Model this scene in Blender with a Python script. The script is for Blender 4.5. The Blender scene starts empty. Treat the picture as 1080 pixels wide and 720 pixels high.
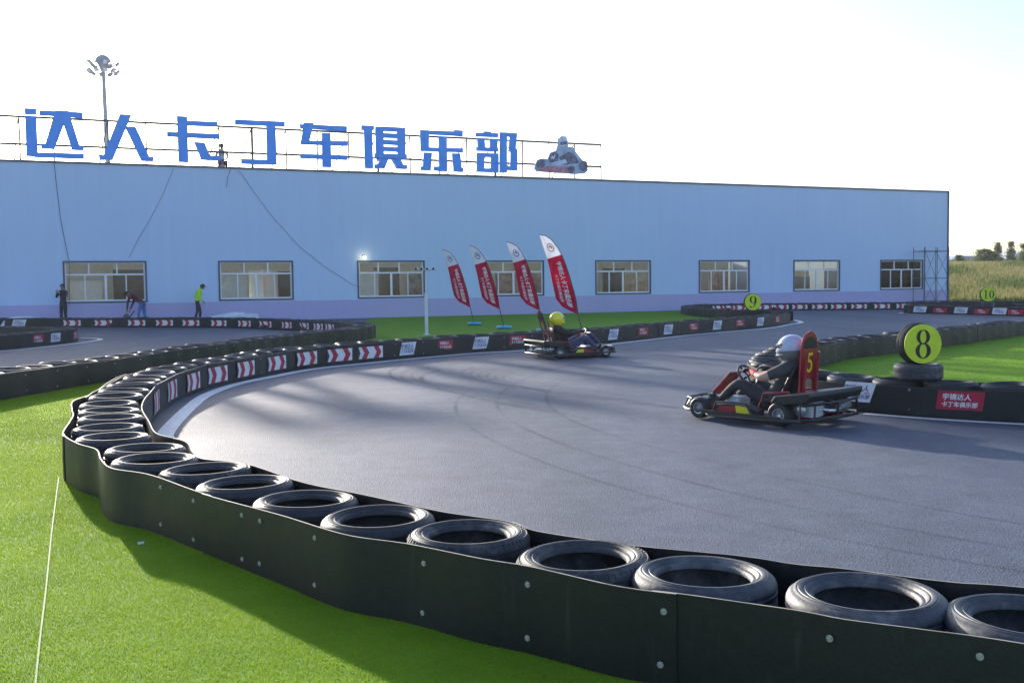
import bpy, bmesh, math, random
import numpy as np
from mathutils import Vector, Matrix, geometry
random.seed(7); RNG = np.random.default_rng(7)
PI = math.pi
sc = bpy.context.scene
COL = sc.collection

# ------------------------------------------------------------------ camera
FPX, HC, PITCH, ROLL = 1080.0, 1.6, math.atan(60/1080.0), 0.0115
fwd = Vector((0, math.cos(PITCH), -math.sin(PITCH)))
r0, u0 = Vector((1, 0, 0)), Vector((0, math.sin(PITCH), math.cos(PITCH)))
rgt = r0*math.cos(ROLL) - u0*math.sin(ROLL)
upv = u0*math.cos(ROLL) + r0*math.sin(ROLL)
cam = bpy.data.cameras.new('camera'); camo = bpy.data.objects.new('camera', cam); COL.objects.link(camo)
cam.lens = 36; cam.sensor_width = 36; cam.clip_end = 6000; cam.clip_start = .05
M = Matrix((rgt, upv, -fwd)).transposed().to_4x4(); M.translation = (0, 0, HC)
camo.matrix_world = M; sc.camera = camo

def ray(px, py):
    return fwd*FPX + rgt*(px-540) + upv*(360-py)
def G(px, py, z=0.0):
    """surveyed point at height z seen in direction (px, py)"""
    d = ray(px, py); t = (z-HC)/d.z
    return Vector((d.x*t, d.y*t, z))
def px_of(p):
    d = Vector(p)-Vector((0, 0, HC)); k = FPX/d.dot(fwd); return 540+d.dot(rgt)*k, 360-d.dot(upv)*k
def s_at_px(path, x, lo, hi, z=.2):
    c = [(abs(px_of((p.x, p.y, z))[0]-x), q) for p, q in zip(path.p, path.L) if lo <= q <= hi]; return min(c)[1]
# facade line
P0 = Vector((-18.55, 46.7, 0)); U = Vector((.9190, .3941, 0)).normalized(); N = Vector((U.y, -U.x, 0))
def WU(px, py, off=0.0):
    """(u, z) on the facade plane pushed off metres towards the track"""
    d = ray(px, py); c = Vector((0, 0, HC)); p = P0+N*off
    t = (p-c).dot(N)/d.dot(N); q = c+d*t
    return ((q-P0).dot(U), q.z)
def WP(u, z, off=0.0):
    return P0+U*u+N*off+Vector((0, 0, z))

# ------------------------------------------------------------------ materials
MATS = {}
def mat(name, col, rough=.6, var=0., scale=5., bump=0., bscale=40., metal=0., spec=.5, col2=None, emit=None, trans=0., coat=0., det=4):
    if name in MATS: return MATS[name]
    m = bpy.data.materials.new(name); m.use_nodes = True; nt = m.node_tree; b = nt.nodes['Principled BSDF']
    b.inputs['Base Color'].default_value = (*col, 1); b.inputs['Roughness'].default_value = rough
    b.inputs['Metallic'].default_value = metal; b.inputs['Specular IOR Level'].default_value = spec
    b.inputs['Coat Weight'].default_value = coat
    tc = nt.nodes.new('ShaderNodeTexCoord')
    if var or col2:
        n = nt.nodes.new('ShaderNodeTexNoise'); n.inputs['Scale'].default_value = scale; n.inputs['Detail'].default_value = det
        nt.links.new(tc.outputs['Object'], n.inputs['Vector'])
        r = nt.nodes.new('ShaderNodeValToRGB'); nt.links.new(n.outputs['Fac'], r.inputs['Fac'])
        c2 = col2 if col2 else tuple(min(1, c*(1+var)) for c in col)
        c1 = col if col2 else tuple(c*(1-var) for c in col)
        r.color_ramp.elements[0].position = .35; r.color_ramp.elements[1].position = .68
        r.color_ramp.elements[0].color = (*c1, 1); r.color_ramp.elements[1].color = (*c2, 1)
        nt.links.new(r.outputs['Color'], b.inputs['Base Color'])
    if bump:
        n2 = nt.nodes.new('ShaderNodeTexNoise'); n2.inputs['Scale'].default_value = bscale; n2.inputs['Detail'].default_value = 3
        nt.links.new(tc.outputs['Object'], n2.inputs['Vector'])
        bp = nt.nodes.new('ShaderNodeBump'); bp.inputs['Strength'].default_value = bump; bp.inputs['Distance'].default_value = .02
        nt.links.new(n2.outputs['Fac'], bp.inputs['Height']); nt.links.new(bp.outputs['Normal'], b.inputs['Normal'])
    if emit:
        b.inputs['Emission Color'].default_value = (*emit[0], 1); b.inputs['Emission Strength'].default_value = emit[1]
    if trans:
        b.inputs['Transmission Weight'].default_value = trans
    MATS[name] = m; return m

def nodes(m): return m.node_tree.nodes, m.node_tree.links
def mk(nt, t, **kw):
    n = nt.nodes.new(t)
    for k, v in kw.items():
        if k in n.inputs: n.inputs[k].default_value = v
        else: setattr(n, k, v)
    return n

def asphalt_mat():
    m = mat('asphalt', (.07, .072, .078), .7, spec=.32); nt = m.node_tree; b = nt.nodes['Principled BSDF']
    tc = mk(nt, 'ShaderNodeTexCoord')
    fine = mk(nt, 'ShaderNodeTexNoise', Scale=38., Detail=6., Roughness=.8)
    big = mk(nt, 'ShaderNodeTexNoise', Scale=.35, Detail=5., Roughness=.6)
    mid = mk(nt, 'ShaderNodeTexNoise', Scale=3., Detail=5., Roughness=.65)
    vor = mk(nt, 'ShaderNodeTexVoronoi', Scale=85.)
    mp = mk(nt, 'ShaderNodeMapping'); mp.inputs['Rotation'].default_value = (0, 0, .5); mp.inputs['Scale'].default_value = (1, .22, 1)
    nt.links.new(tc.outputs['Object'], mp.inputs['Vector'])
    for n in (fine, vor, mid): nt.links.new(tc.outputs['Object'], n.inputs['Vector'])
    nt.links.new(mp.outputs['Vector'], big.inputs['Vector'])
    r1 = mk(nt, 'ShaderNodeValToRGB'); e = r1.color_ramp.elements
    e[0].position, e[1].position = .3, .75; e[0].color = (.056, .068, .094, 1); e[1].color = (.168, .19, .24, 1)
    r2 = mk(nt, 'ShaderNodeValToRGB'); e = r2.color_ramp.elements
    e[0].position, e[1].position = .36, .66; e[0].color = (.60, .62, .67, 1); e[1].color = (1.2, 1.18, 1.14, 1)
    r3 = mk(nt, 'ShaderNodeValToRGB'); e = r3.color_ramp.elements
    e[0].position, e[1].position = .3, .7; e[0].color = (.76, .76, .77, 1); e[1].color = (1.12, 1.12, 1.12, 1)
    nt.links.new(fine.outputs['Fac'], r1.inputs['Fac']); nt.links.new(big.outputs['Fac'], r2.inputs['Fac']); nt.links.new(mid.outputs['Fac'], r3.inputs['Fac'])
    mx = mk(nt, 'ShaderNodeMix', data_type='RGBA', blend_type='MULTIPLY'); mx.inputs[0].default_value = 1
    mx2 = mk(nt, 'ShaderNodeMix', data_type='RGBA', blend_type='MULTIPLY'); mx2.inputs[0].default_value = 1
    nt.links.new(r1.outputs['Color'], mx.inputs[6]); nt.links.new(r2.outputs['Color'], mx.inputs[7])
    nt.links.new(mx.outputs[2], mx2.inputs[6]); nt.links.new(r3.outputs['Color'], mx2.inputs[7])
    nt.links.new(mx2.outputs[2], b.inputs['Base Color'])
    bp = mk(nt, 'ShaderNodeBump', Strength=.55, Distance=.006)
    nt.links.new(vor.outputs['Distance'], bp.inputs['Height']); nt.links.new(bp.outputs['Normal'], b.inputs['Normal'])
    rr = mk(nt, 'ShaderNodeMapRange'); rr.inputs[3].default_value = .55; rr.inputs[4].default_value = .8
    nt.links.new(big.outputs['Fac'], rr.inputs[0]); nt.links.new(rr.outputs[0], b.inputs['Roughness'])
    return m

def turf_mat(name, c1, c2, trans=.0):
    m = mat(name, c1, .8, spec=.06); nt = m.node_tree; b = nt.nodes['Principled BSDF']
    tc = mk(nt, 'ShaderNodeTexCoord')
    a = mk(nt, 'ShaderNodeTexNoise', Scale=1.4, Detail=5., Roughness=.65); f = mk(nt, 'ShaderNodeTexNoise', Scale=120., Detail=3.)
    nt.links.new(tc.outputs['Object'], a.inputs['Vector']); nt.links.new(tc.outputs['Object'], f.inputs['Vector'])
    mx = mk(nt, 'ShaderNodeMix', data_type='RGBA'); mx.inputs[6].default_value = (*c1, 1); mx.inputs[7].default_value = (*c2, 1)
    ad = mk(nt, 'ShaderNodeMath', operation='MULTIPLY_ADD'); ad.inputs[1].default_value = .5
    nt.links.new(a.outputs['Fac'], ad.inputs[0])
    ml = mk(nt, 'ShaderNodeMath', operation='MULTIPLY'); ml.inputs[1].default_value = .5
    nt.links.new(f.outputs['Fac'], ml.inputs[0]); nt.links.new(ml.outputs[0], ad.inputs[2])
    mr = mk(nt, 'ShaderNodeMapRange'); mr.inputs[1].default_value = .35; mr.inputs[2].default_value = .65
    nt.links.new(ad.outputs[0], mr.inputs[0]); nt.links.new(mr.outputs[0], mx.inputs[0])
    nt.links.new(mx.outputs[2], b.inputs['Base Color'])
    bp = mk(nt, 'ShaderNodeBump', Strength=.8, Distance=.01); nt.links.new(f.outputs['Fac'], bp.inputs['Height']); nt.links.new(bp.outputs['Normal'], b.inputs['Normal'])
    if trans:
        tr = mk(nt, 'ShaderNodeBsdfTranslucent'); nt.links.new(mx.outputs[2], tr.inputs['Color'])
        ms = mk(nt, 'ShaderNodeMixShader'); ms.inputs[0].default_value = trans
        nt.links.new(b.outputs[0], ms.inputs[1]); nt.links.new(tr.outputs[0], ms.inputs[2])
        nt.links.new(ms.outputs[0], nt.nodes['Material Output'].inputs['Surface'])
    return m

def cladding_mat(name, c, k=1.):
    m = mat(name, c, .5, spec=.4); nt = m.node_tree; b = nt.nodes['Principled BSDF']
    tc = mk(nt, 'ShaderNodeTexCoord'); sp = mk(nt, 'ShaderNodeSeparateXYZ'); nt.links.new(tc.outputs['Object'], sp.inputs[0])
    md = mk(nt, 'ShaderNodeMath', operation='PINGPONG'); md.inputs[1].default_value = .5
    nt.links.new(sp.outputs['X'], md.inputs[0])
    th = mk(nt, 'ShaderNodeMapRange'); th.inputs[1].default_value = .0; th.inputs[2].default_value = .012
    nt.links.new(md.outputs[0], th.inputs[0])
    ns = mk(nt, 'ShaderNodeTexNoise', Scale=.25, Detail=4.); nt.links.new(tc.outputs['Object'], ns.inputs['Vector'])
    mp = mk(nt, 'ShaderNodeMapping'); mp.inputs['Scale'].default_value = (3., 3., .25); nt.links.new(tc.outputs['Object'], mp.inputs['Vector'])
    st = mk(nt, 'ShaderNodeTexNoise', Scale=1., Detail=5.); nt.links.new(mp.outputs['Vector'], st.inputs['Vector'])
    mx = mk(nt, 'ShaderNodeMix', data_type='RGBA'); mx.inputs[6].default_value = (*[x*.975 for x in c], 1); mx.inputs[7].default_value = (*[min(1, x*1.025) for x in c], 1)
    ad = mk(nt, 'ShaderNodeMath', operation='ADD'); nt.links.new(ns.outputs['Fac'], ad.inputs[0]); nt.links.new(st.outputs['Fac'], ad.inputs[1])
    mr = mk(nt, 'ShaderNodeMapRange'); mr.inputs[1].default_value = .75; mr.inputs[2].default_value = 1.25
    nt.links.new(ad.outputs[0], mr.inputs[0]); nt.links.new(mr.outputs[0], mx.inputs[0])
    m2 = mk(nt, 'ShaderNodeMix', data_type='RGBA', blend_type='MULTIPLY'); m2.inputs[0].default_value = 1
    cm = mk(nt, 'ShaderNodeMapRange'); cm.inputs[3].default_value = .93; cm.inputs[4].default_value = 1.
    nt.links.new(th.outputs[0], cm.inputs[0]); nt.links.new(mx.outputs[2], m2.inputs[6]); nt.links.new(cm.outputs[0], m2.inputs[7])
    nt.links.new(m2.outputs[2], b.inputs['Base Color'])
    bp = mk(nt, 'ShaderNodeBump', Strength=.4, Distance=.01); nt.links.new(th.outputs[0], bp.inputs['Height']); nt.links.new(bp.outputs['Normal'], b.inputs['Normal'])
    return m

def rubber_mat(name, c, dust, amount, rough=.5, streak=False):
    """black rubber with dusty scuffs"""
    m = mat(name, c, rough, spec=.5); nt = m.node_tree; b = nt.nodes['Principled BSDF']
    tc = mk(nt, 'ShaderNodeTexCoord'); oi = mk(nt, 'ShaderNodeObjectInfo')
    va = mk(nt, 'ShaderNodeVectorMath', operation='ADD'); nt.links.new(tc.outputs['Object'], va.inputs[0])
    cb = mk(nt, 'ShaderNodeCombineXYZ'); ml = mk(nt, 'ShaderNodeMath', operation='MULTIPLY'); ml.inputs[1].default_value = 37.
    nt.links.new(oi.outputs['Random'], ml.inputs[0]); nt.links.new(ml.outputs[0], cb.inputs[0]); nt.links.new(cb.outputs[0], va.inputs[1])
    n = mk(nt, 'ShaderNodeTexNoise', Scale=3.2, Detail=7., Roughness=.68); nt.links.new(va.outputs[0], n.inputs['Vector'])
    r = mk(nt, 'ShaderNodeMapRange'); r.inputs[1].default_value = .66-.3*amount; r.inputs[2].default_value = .86-.2*amount; r.inputs[4].default_value = min(1, .35+amount)
    nt.links.new(n.outputs['Fac'], r.inputs[0])
    mx = mk(nt, 'ShaderNodeMix', data_type='RGBA'); mx.inputs[6].default_value = (*c, 1); mx.inputs[7].default_value = (*dust, 1)
    nt.links.new(r.outputs[0], mx.inputs[0])
    g = mk(nt, 'ShaderNodeTexNoise', Scale=22., Detail=6., Roughness=.75); nt.links.new(va.outputs[0], g.inputs['Vector'])
    gr = mk(nt, 'ShaderNodeMapRange'); gr.inputs[1].default_value = .35; gr.inputs[2].default_value = .7; gr.inputs[3].default_value = .6; gr.inputs[4].default_value = 1.45
    nt.links.new(g.outputs['Fac'], gr.inputs[0]); gm = mk(nt, 'ShaderNodeMix', data_type='RGBA', blend_type='MULTIPLY'); gm.inputs[0].default_value = 1
    nt.links.new(mx.outputs[2], gm.inputs[6]); nt.links.new(gr.outputs[0], gm.inputs[7])
    sm = mk(nt, 'ShaderNodeMapping'); sm.inputs['Scale'].default_value = (9., 9., .9) if streak else (2., 2., 2.); nt.links.new(va.outputs[0], sm.inputs['Vector'])
    sn = mk(nt, 'ShaderNodeTexNoise', Scale=1.3, Detail=7., Roughness=.7); nt.links.new(sm.outputs['Vector'], sn.inputs['Vector'])
    sr = mk(nt, 'ShaderNodeMapRange'); sr.inputs[1].default_value = .60; sr.inputs[2].default_value = .74; sr.inputs[4].default_value = .38; nt.links.new(sn.outputs['Fac'], sr.inputs[0])
    gm2 = mk(nt, 'ShaderNodeMix', data_type='RGBA'); gm2.inputs[7].default_value = (*[k*.8 for k in dust], 1); nt.links.new(sr.outputs[0], gm2.inputs[0]); nt.links.new(gm.outputs[2], gm2.inputs[6])
    nt.links.new(gm2.outputs[2], b.inputs['Base Color'])
    rr = mk(nt, 'ShaderNodeMapRange'); rr.inputs[3].default_value = rough-.1; rr.inputs[4].default_value = rough+.25
    nt.links.new(n.outputs['Fac'], rr.inputs[0]); nt.links.new(rr.outputs[0], b.inputs['Roughness'])
    f = mk(nt, 'ShaderNodeTexNoise', Scale=60., Detail=3.); nt.links.new(va.outputs[0], f.inputs['Vector'])
    bp = mk(nt, 'ShaderNodeBump', Strength=.18, Distance=.006); nt.links.new(f.outputs['Fac'], bp.inputs['Height']); nt.links.new(bp.outputs['Normal'], b.inputs['Normal'])
    return m

def glass_mat():
    m = bpy.data.materials.new('window_glass'); m.use_nodes = True; nt = m.node_tree; nt.nodes.remove(nt.nodes['Principled BSDF'])
    t = mk(nt, 'ShaderNodeBsdfTransparent'); t.inputs[0].default_value = (.86, .9, .9, 1)
    g = mk(nt, 'ShaderNodeBsdfGlossy'); g.inputs['Roughness'].default_value = .03
    fr = mk(nt, 'ShaderNodeFresnel'); fr.inputs[0].default_value = 1.5
    ms = mk(nt, 'ShaderNodeMixShader'); nt.links.new(fr.outputs[0], ms.inputs[0]); nt.links.new(t.outputs[0], ms.inputs[1]); nt.links.new(g.outputs[0], ms.inputs[2])
    nt.links.new(ms.outputs[0], nt.nodes['Material Output'].inputs['Surface']); return m

RUB = rubber_mat('belt_rubber', (.008, .009, .011), (.075, .08, .075), .14, .42, True)
EDGE = mat('belt_cut_edge', (.30, .28, .22), .7, var=.35, scale=9)
TY_BLACK = rubber_mat('tyre_black', (.022, .023, .026), (.17, .165, .16), .22, .5)
TY_DUST = rubber_mat('tyre_dusty', (.045, .049, .058), (.22, .215, .21), .5, .5)
TY_BROWN = rubber_mat('tyre_brown', (.03, .033, .038), (.25, .235, .21), .45, .58)
WHITE = mat('white_vinyl', (.72, .73, .76), .5, var=.08, scale=12)
REDV = mat('red_vinyl', (.42, .012, .045), .5, var=.12, scale=12)
BLUEV = mat('blue_print', (.10, .14, .35), .5)
STEEL = mat('galvanised_bolt', (.42, .42, .39), .5, metal=.3, var=.3, scale=60)
LINEW = mat('white_paint', (.78, .78, .76), .7, var=.12, scale=14)
LIME = mat('lime_disc', (.60, .72, .02), .5, var=.06, scale=8)
BLACK = mat('black_print', (.012, .012, .012), .55)
BSTEEL = mat('black_steel', (.02, .02, .022), .4, var=.2, scale=20)
GREYST = mat('grey_steel', (.30, .32, .37), .5, var=.15, scale=3)
WINW = mat('white_window_frame', (.72, .75, .8), .4, var=.04)
DARKF = mat('dark_trim', (.06, .075, .13), .5, var=.1)
SKIN = mat('skin', (.45, .26, .18), .55, var=.06, scale=30)

# ------------------------------------------------------------------ mesh builder
class MB:
    def __init__(s): s.v = []; s.f = []; s.m = []; s.sm = []
    def add(s, vs, fs, mi=0, smooth=False):
        o = len(s.v); s.v += [tuple(v) for v in vs]
        for f in fs: s.f.append([o+i for i in f]); s.m.append(mi); s.sm.append(smooth)
    def box(s, c, size, R=None, mi=0, taper=1.):
        x, y, z = [k/2 for k in size]; c = Vector(c)
        pts = [Vector((a*x*(taper if d > 0 else 1), b*y*(taper if d > 0 else 1), d*z)) for d in (-1, 1) for a, b in ((-1, -1), (1, -1), (1, 1), (-1, 1))]
        if R is not None: pts = [R @ p for p in pts]
        s.add([c+p for p in pts], [(0, 3, 2, 1), (4, 5, 6, 7), (0, 1, 5, 4), (1, 2, 6, 5), (2, 3, 7, 6), (3, 0, 4, 7)], mi)
    def ubox(s, u0, u1, z0, z1, o0, o1, mi=0):
        """box in facade coordinates"""
        s.box((0, 0, 0), (1, 1, 1)) if False else None
        c = [WP(u, z, o) for z in (z0, z1) for u, o in ((u0, o1), (u1, o1), (u1, o0), (u0, o0))]
        s.add(c, [(0, 3, 2, 1), (4, 5, 6, 7), (0, 1, 5, 4), (1, 2, 6, 5), (2, 3, 7, 6), (3, 0, 4, 7)], mi)
    def tube(s, pts, r, seg=8, mi=0, caps=True, closed=False):
        pts = [Vector(p) for p in pts]; n = len(pts); rs = r if isinstance(r, (list, tuple)) else [r]*n
        rings = []; prev = None
        for i, p in enumerate(pts):
            a = pts[(i-1) % n] if (i > 0 or closed) else p; b = pts[(i+1) % n] if (i < n-1 or closed) else p
            t = (b-a).normalized()
            if prev is None:
                x = t.orthogonal().normalized()
            else:
                x = prev - t*prev.dot(t); x = x.normalized() if x.length > 1e-6 else t.orthogonal().normalized()
            prev = x; y = t.cross(x)
            rings.append([p+(x*math.cos(2*PI*k/seg)+y*math.sin(2*PI*k/seg))*rs[i] for k in range(seg)])
        vs = [v for rg in rings for v in rg]; fs = []
        for i in range(n-1 if not closed else n):
            j = (i+1) % n
            for k in range(seg):
                l = (k+1) % seg; fs.append((i*seg+k, i*seg+l, j*seg+l, j*seg+k))
        if caps and not closed: fs += [tuple(reversed(range(seg))), tuple((n-1)*seg+k for k in range(seg))]
        s.add(vs, fs, mi, True)
    def lathe(s, prof, seg=32, T=Matrix(), mi=0, closed=False, mis=None):
        vs = []; n = len(prof)
        for k in range(seg):
            a = 2*PI*k/seg
            for r, z in prof: vs.append(T @ Vector((r*math.cos(a), r*math.sin(a), z)))
        o = len(s.v); s.v += [tuple(v) for v in vs]
        for k in range(seg):
            l = (k+1) % seg
            for i in range(n if closed else n-1):
                j = (i+1) % n
                s.f.append([o+k*n+i, o+l*n+i, o+l*n+j, o+k*n+j]); s.m.append(mis[i] if mis else mi); s.sm.append(True)
    def ball(s, c, r, seg=16, mi=0, T=None):
        c = Vector(c); r = Vector(r) if not isinstance(r, (int, float)) else Vector((r, r, r)); vs = []; h = seg//2
        for i in range(h+1):
            th = PI*i/h
            for k in range(seg):
                a = 2*PI*k/seg; p = Vector((math.sin(th)*math.cos(a)*r.x, math.sin(th)*math.sin(a)*r.y, math.cos(th)*r.z))
                vs.append(c+(T @ p if T else p))
        s.add(vs, [(i*seg+k, (i+1)*seg+k, (i+1)*seg+(k+1) % seg, i*seg+(k+1) % seg) for i in range(h) for k in range(seg)], mi, True)
    def prism(s, poly, f0, f1, mi=0):
        """poly: 2D outline; f0/f1 map 2D -> 3D for the two faces"""
        n = len(poly); tr = geometry.tessellate_polygon([[Vector((a, b, 0)) for a, b in poly]])
        A = sum(poly[i][0]*poly[(i+1) % n][1]-poly[(i+1) % n][0]*poly[i][1] for i in range(n))
        vs = [f0(*p) for p in poly]+[f1(*p) for p in poly]; fs = []
        for t in tr:
            a, b, c = t
            ar = (poly[b][0]-poly[a][0])*(poly[c][1]-poly[a][1])-(poly[c][0]-poly[a][0])*(poly[b][1]-poly[a][1])
            if ar < 0: a, b, c = a, c, b
            fs.append((a, b, c)); fs.append((n+a, n+c, n+b))
        for i in range(n):
            j = (i+1) % n
            fs.append((i, n+i, n+j, j) if A > 0 else (i, j, n+j, n+i))
        s.add(vs, fs, mi)
    def build(s, name, mats, parent=None, smooth_angle=40, bevel=0, recalc=True, **tags):
        me = bpy.data.meshes.new(name); me.from_pydata(s.v, [], s.f)
        if not isinstance(mats, (list, tuple)): mats = [mats]
        for m_ in mats: me.materials.append(m_)
        me.polygons.foreach_set('material_index', s.m); me.polygons.foreach_set('use_smooth', s.sm)
        if recalc:
            bm = bmesh.new(); bm.from_mesh(me); bmesh.ops.recalc_face_normals(bm, faces=bm.faces); bm.to_mesh(me); bm.free()
        me.update()
        if any(s.sm): me.set_sharp_from_angle(angle=math.radians(smooth_angle))
        o = bpy.data.objects.new(name, me); COL.objects.link(o)
        if parent: o.parent = parent
        if bevel:
            b = o.modifiers.new('bevel', 'BEVEL'); b.width = bevel; b.segments = 2; b.limit_method = 'ANGLE'
        tag(o, **tags); return o

def tag(o, label=None, cat=None, group=None, kind=None):
    if label: o['label'] = label
    if cat: o['category'] = cat
    if group: o['group'] = group
    if kind: o['kind'] = kind
    return o
def empty(name, loc=(0, 0, 0), rz=0., **t):
    o = bpy.data.objects.new(name, None); COL.objects.link(o); o.location = loc; o.rotation_euler = (0, 0, rz); o.empty_display_size = .2
    return tag(o, **t)
def ordn(n):
    return f"{n}{'th' if 10 <= n % 100 <= 20 else {1: 'st', 2: 'nd', 3: 'rd'}.get(n % 10, 'th')}"

_tc = {}
def text_geo(s, bold=0.):
    """glyph outlines as (verts2d, faces), height about 1, centred"""
    if (s, bold) in _tc: return _tc[(s, bold)]
    c = bpy.data.curves.new('t', 'FONT'); c.body = s; c.offset = bold; c.align_x = 'CENTER'; c.align_y = 'CENTER'; c.resolution_u = 2
    o = bpy.data.objects.new('t', c); COL.objects.link(o)
    me = bpy.data.meshes.new_from_object(o.evaluated_get(bpy.context.evaluated_depsgraph_get()))
    v = [(p.co.x, p.co.y) for p in me.vertices]; f = [tuple(p.vertices) for p in me.polygons]
    bpy.data.objects.remove(o); bpy.data.curves.remove(c); bpy.data.meshes.remove(me)
    _tc[(s, bold)] = (v, f); return v, f

def catmull(pts, step=.05):
    pts = [Vector((p[0], p[1], 0)) for p in pts]; P = [pts[0]*2-pts[1]]+pts+[pts[-1]*2-pts[-2]]; out = []
    for i in range(1, len(P)-2):
        a, b, c, d = P[i-1:i+3]; n = max(2, int((c-b).length/.04))
        for k in range(n):
            t = k/n; out.append(.5*((2*b)+(c-a)*t+(2*a-5*b+4*c-d)*t*t+(3*b-a-3*c+d)*t**3))
    out.append(pts[-1]); return resample(out, step)
def resample(pts, step):
    L = [0]
    for a, b in zip(pts, pts[1:]): L.append(L[-1]+(b-a).length)
    n = max(2, int(L[-1]/step)); out = []; j = 0
    for i in range(n+1):
        s = L[-1]*i/n
        while j < len(L)-2 and L[j+1] < s: j += 1
        t = (s-L[j])/max(1e-9, L[j+1]-L[j]); out.append(pts[j].lerp(pts[j+1], t))
    return out
class Path:
    def __init__(s, pts, smooth=True):
        s.p = catmull(pts) if smooth else pts; s.L = [0]
        for a, b in zip(s.p, s.p[1:]): s.L.append(s.L[-1]+(b-a).length)
        s.len = s.L[-1]; s.T = []
        n = len(s.p)
        for i in range(n):
            a = s.p[max(0, i-2)]; b = s.p[min(n-1, i+2)]; s.T.append((b-a).normalized())
    def at(s, q):
        q = min(max(q, 0), s.len-1e-6); i = min(len(s.p)-2, int(q/s.len*(len(s.p)-1)))
        while i > 0 and s.L[i] > q: i -= 1
        while i < len(s.p)-2 and s.L[i+1] < q: i += 1
        t = (q-s.L[i])/max(1e-9, s.L[i+1]-s.L[i]); T = s.T[i].lerp(s.T[i+1], t).normalized()
        return s.p[i].lerp(s.p[i+1], t), T, Vector((-T.y, T.x, 0))
    def near(s, q):
        q = Vector((q[0], q[1], 0)); i = min(range(len(s.p)), key=lambda k: (s.p[k]-q).length_squared); return s.L[i]
    def offset(s, d, wave=0., per=.625, seed=0):
        rnd = random.Random(seed); ph = rnd.random()*6; out = []
        for i, (p, T) in enumerate(zip(s.p, s.T)):
            nn = Vector((-T.y, T.x, 0)); q = s.L[i]
            w = wave*(math.cos(2*PI*q/per+ph)*.6+.5*math.sin(q*1.7+ph)+.3*math.sin(q*4.1))
            out.append(p+nn*(d+w))
        # drop points that run backwards on the inside of a tight bend
        keep = [out[0]]
        for i in range(1, len(out)):
            if (out[i]-keep[-1]).dot(s.T[i]) > .01: keep.append(out[i])
        for _ in range(2):
            keep = [keep[0]]+[(keep[i-1]+keep[i]*2+keep[i+1])/4 for i in range(1, len(keep)-1)]+[keep[-1]]
        return Path(resample(keep, .05), False)

# ------------------------------------------------------------------ barrier paths (metres on the ground)
BH = .385
near_tc_px = [(1085, 650), (905, 628), (735, 604), (597, 586), (492, 562), (393, 543), (316, 524), (255, 508), (199, 495.5), (158, 483.5), (151, 470), (118, 458), (113, 448), (114, 439), (116, 431), (115, 423.5), (123, 416)]
near_tc = [G(x, y, .40) for x, y in near_tc_px]
_fit_later = True
A_in_px = [(163, 447), (171, 434), (187, 423), (219, 410), (250, 403), (289, 394.5), (335, 387), (400, 380.5), (499, 371.5), (560, 367.5), (640, 361.5), (732, 352), (807, 345), (832, 341)]
A_in = [G(x, y) for x, y in A_in_px]
_in = Path(A_in); A_off = _in.offset(.33)      # grass side is to the left of the travel direction
a_far = [A_off.at(q)[0] for q in np.arange(2.2, A_off.len, 1.0)]
extra = [Vector((3.3, 2.75, 0)), Vector((2.45, 3.2, 0))]
A_far_path = Path([near_tc[-1]]+a_far+[A_off.at(A_off.len)[0]+Vector((.15, .5, 0))])
inner_top = [(131, 400), (147.5, 407), (146, 419.4), (149, 427), (157, 445), (166, 457), (196, 465), (204, 476), (215, 483.6), (260, 490), (318, 508), (373, 520), (459, 538), (536, 548), (563, 558), (642, 571), (689, 577), (783, 585), (840, 593), (891, 597.5), (1002, 613), (1080, 620)]
outer_top = [(133, 395), (118, 400.5), (101, 412), (78.5, 422), (76.5, 431), (78, 437), (74.6, 444.7), (67, 456), (70, 462), (83, 469), (101, 474), (106, 483.6), (118, 493), (157, 500), (208, 516.6), (260, 532.5), (299, 544), (364, 563), (430, 573), (507, 590), (560, 599), (651, 618), (733, 627.6), (840, 643), (891, 653), (974, 664), (1080, 678)]
A_outer_near = Path([G(x, y, BH) for x, y in outer_top]+[Vector((2.6, 2.82, 0)), Vector((3.4, 2.35, 0))])
A_inner_near = Path([A_in[3].lerp(A_in[2], .0), A_in[2], A_in[1], Vector((-4.42, 12.6, 0))]+[G(x, y, BH) for x, y in inner_top[3:]]+[Vector((2.9, 3.5, 0)), Vector((3.7, 3.05, 0))])
A_inner_far = Path(A_in[3:]+[A_in[-1]+Vector((.1, .35, 0))])
A_outer_far = A_far_path.offset(.335, .012, .625, 3)

B_outer_px = [(-60, 404), (0, 395), (74, 384.6), (157, 374), (200, 367.5), (237, 363), (300, 355), (360, 347.5)]
B_o = [G(x, y, BH) for x, y in B_outer_px]
FB = [Vector((-34, 47.3, 0)), Vector((-24.6, 44.6, 0)), Vector((-19, 43.5, 0)), Vector((-14.5, 42.3, 0)), Vector((-11.2, 40.9, 0)), Vector((-8.5, 38.5, 0)), Vector((-6.9, 36.6, 0)), Vector((-5.5, 34.6, 0)), Vector((-4.75, 32.8, 0)), Vector((-4.55, 31.2, 0)), Vector((-4.85, 29.2, 0)), ]
_bo = Path(list(reversed(B_o)))                # runs from the hairpin towards us
_bc = _bo.offset(-.33)
FB += [_bc.at(q)[0] for q in np.arange(1.2, _bc.len, 1.5)]+[_bc.at(_bc.len)[0]]
FB_path = Path(FB)

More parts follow.
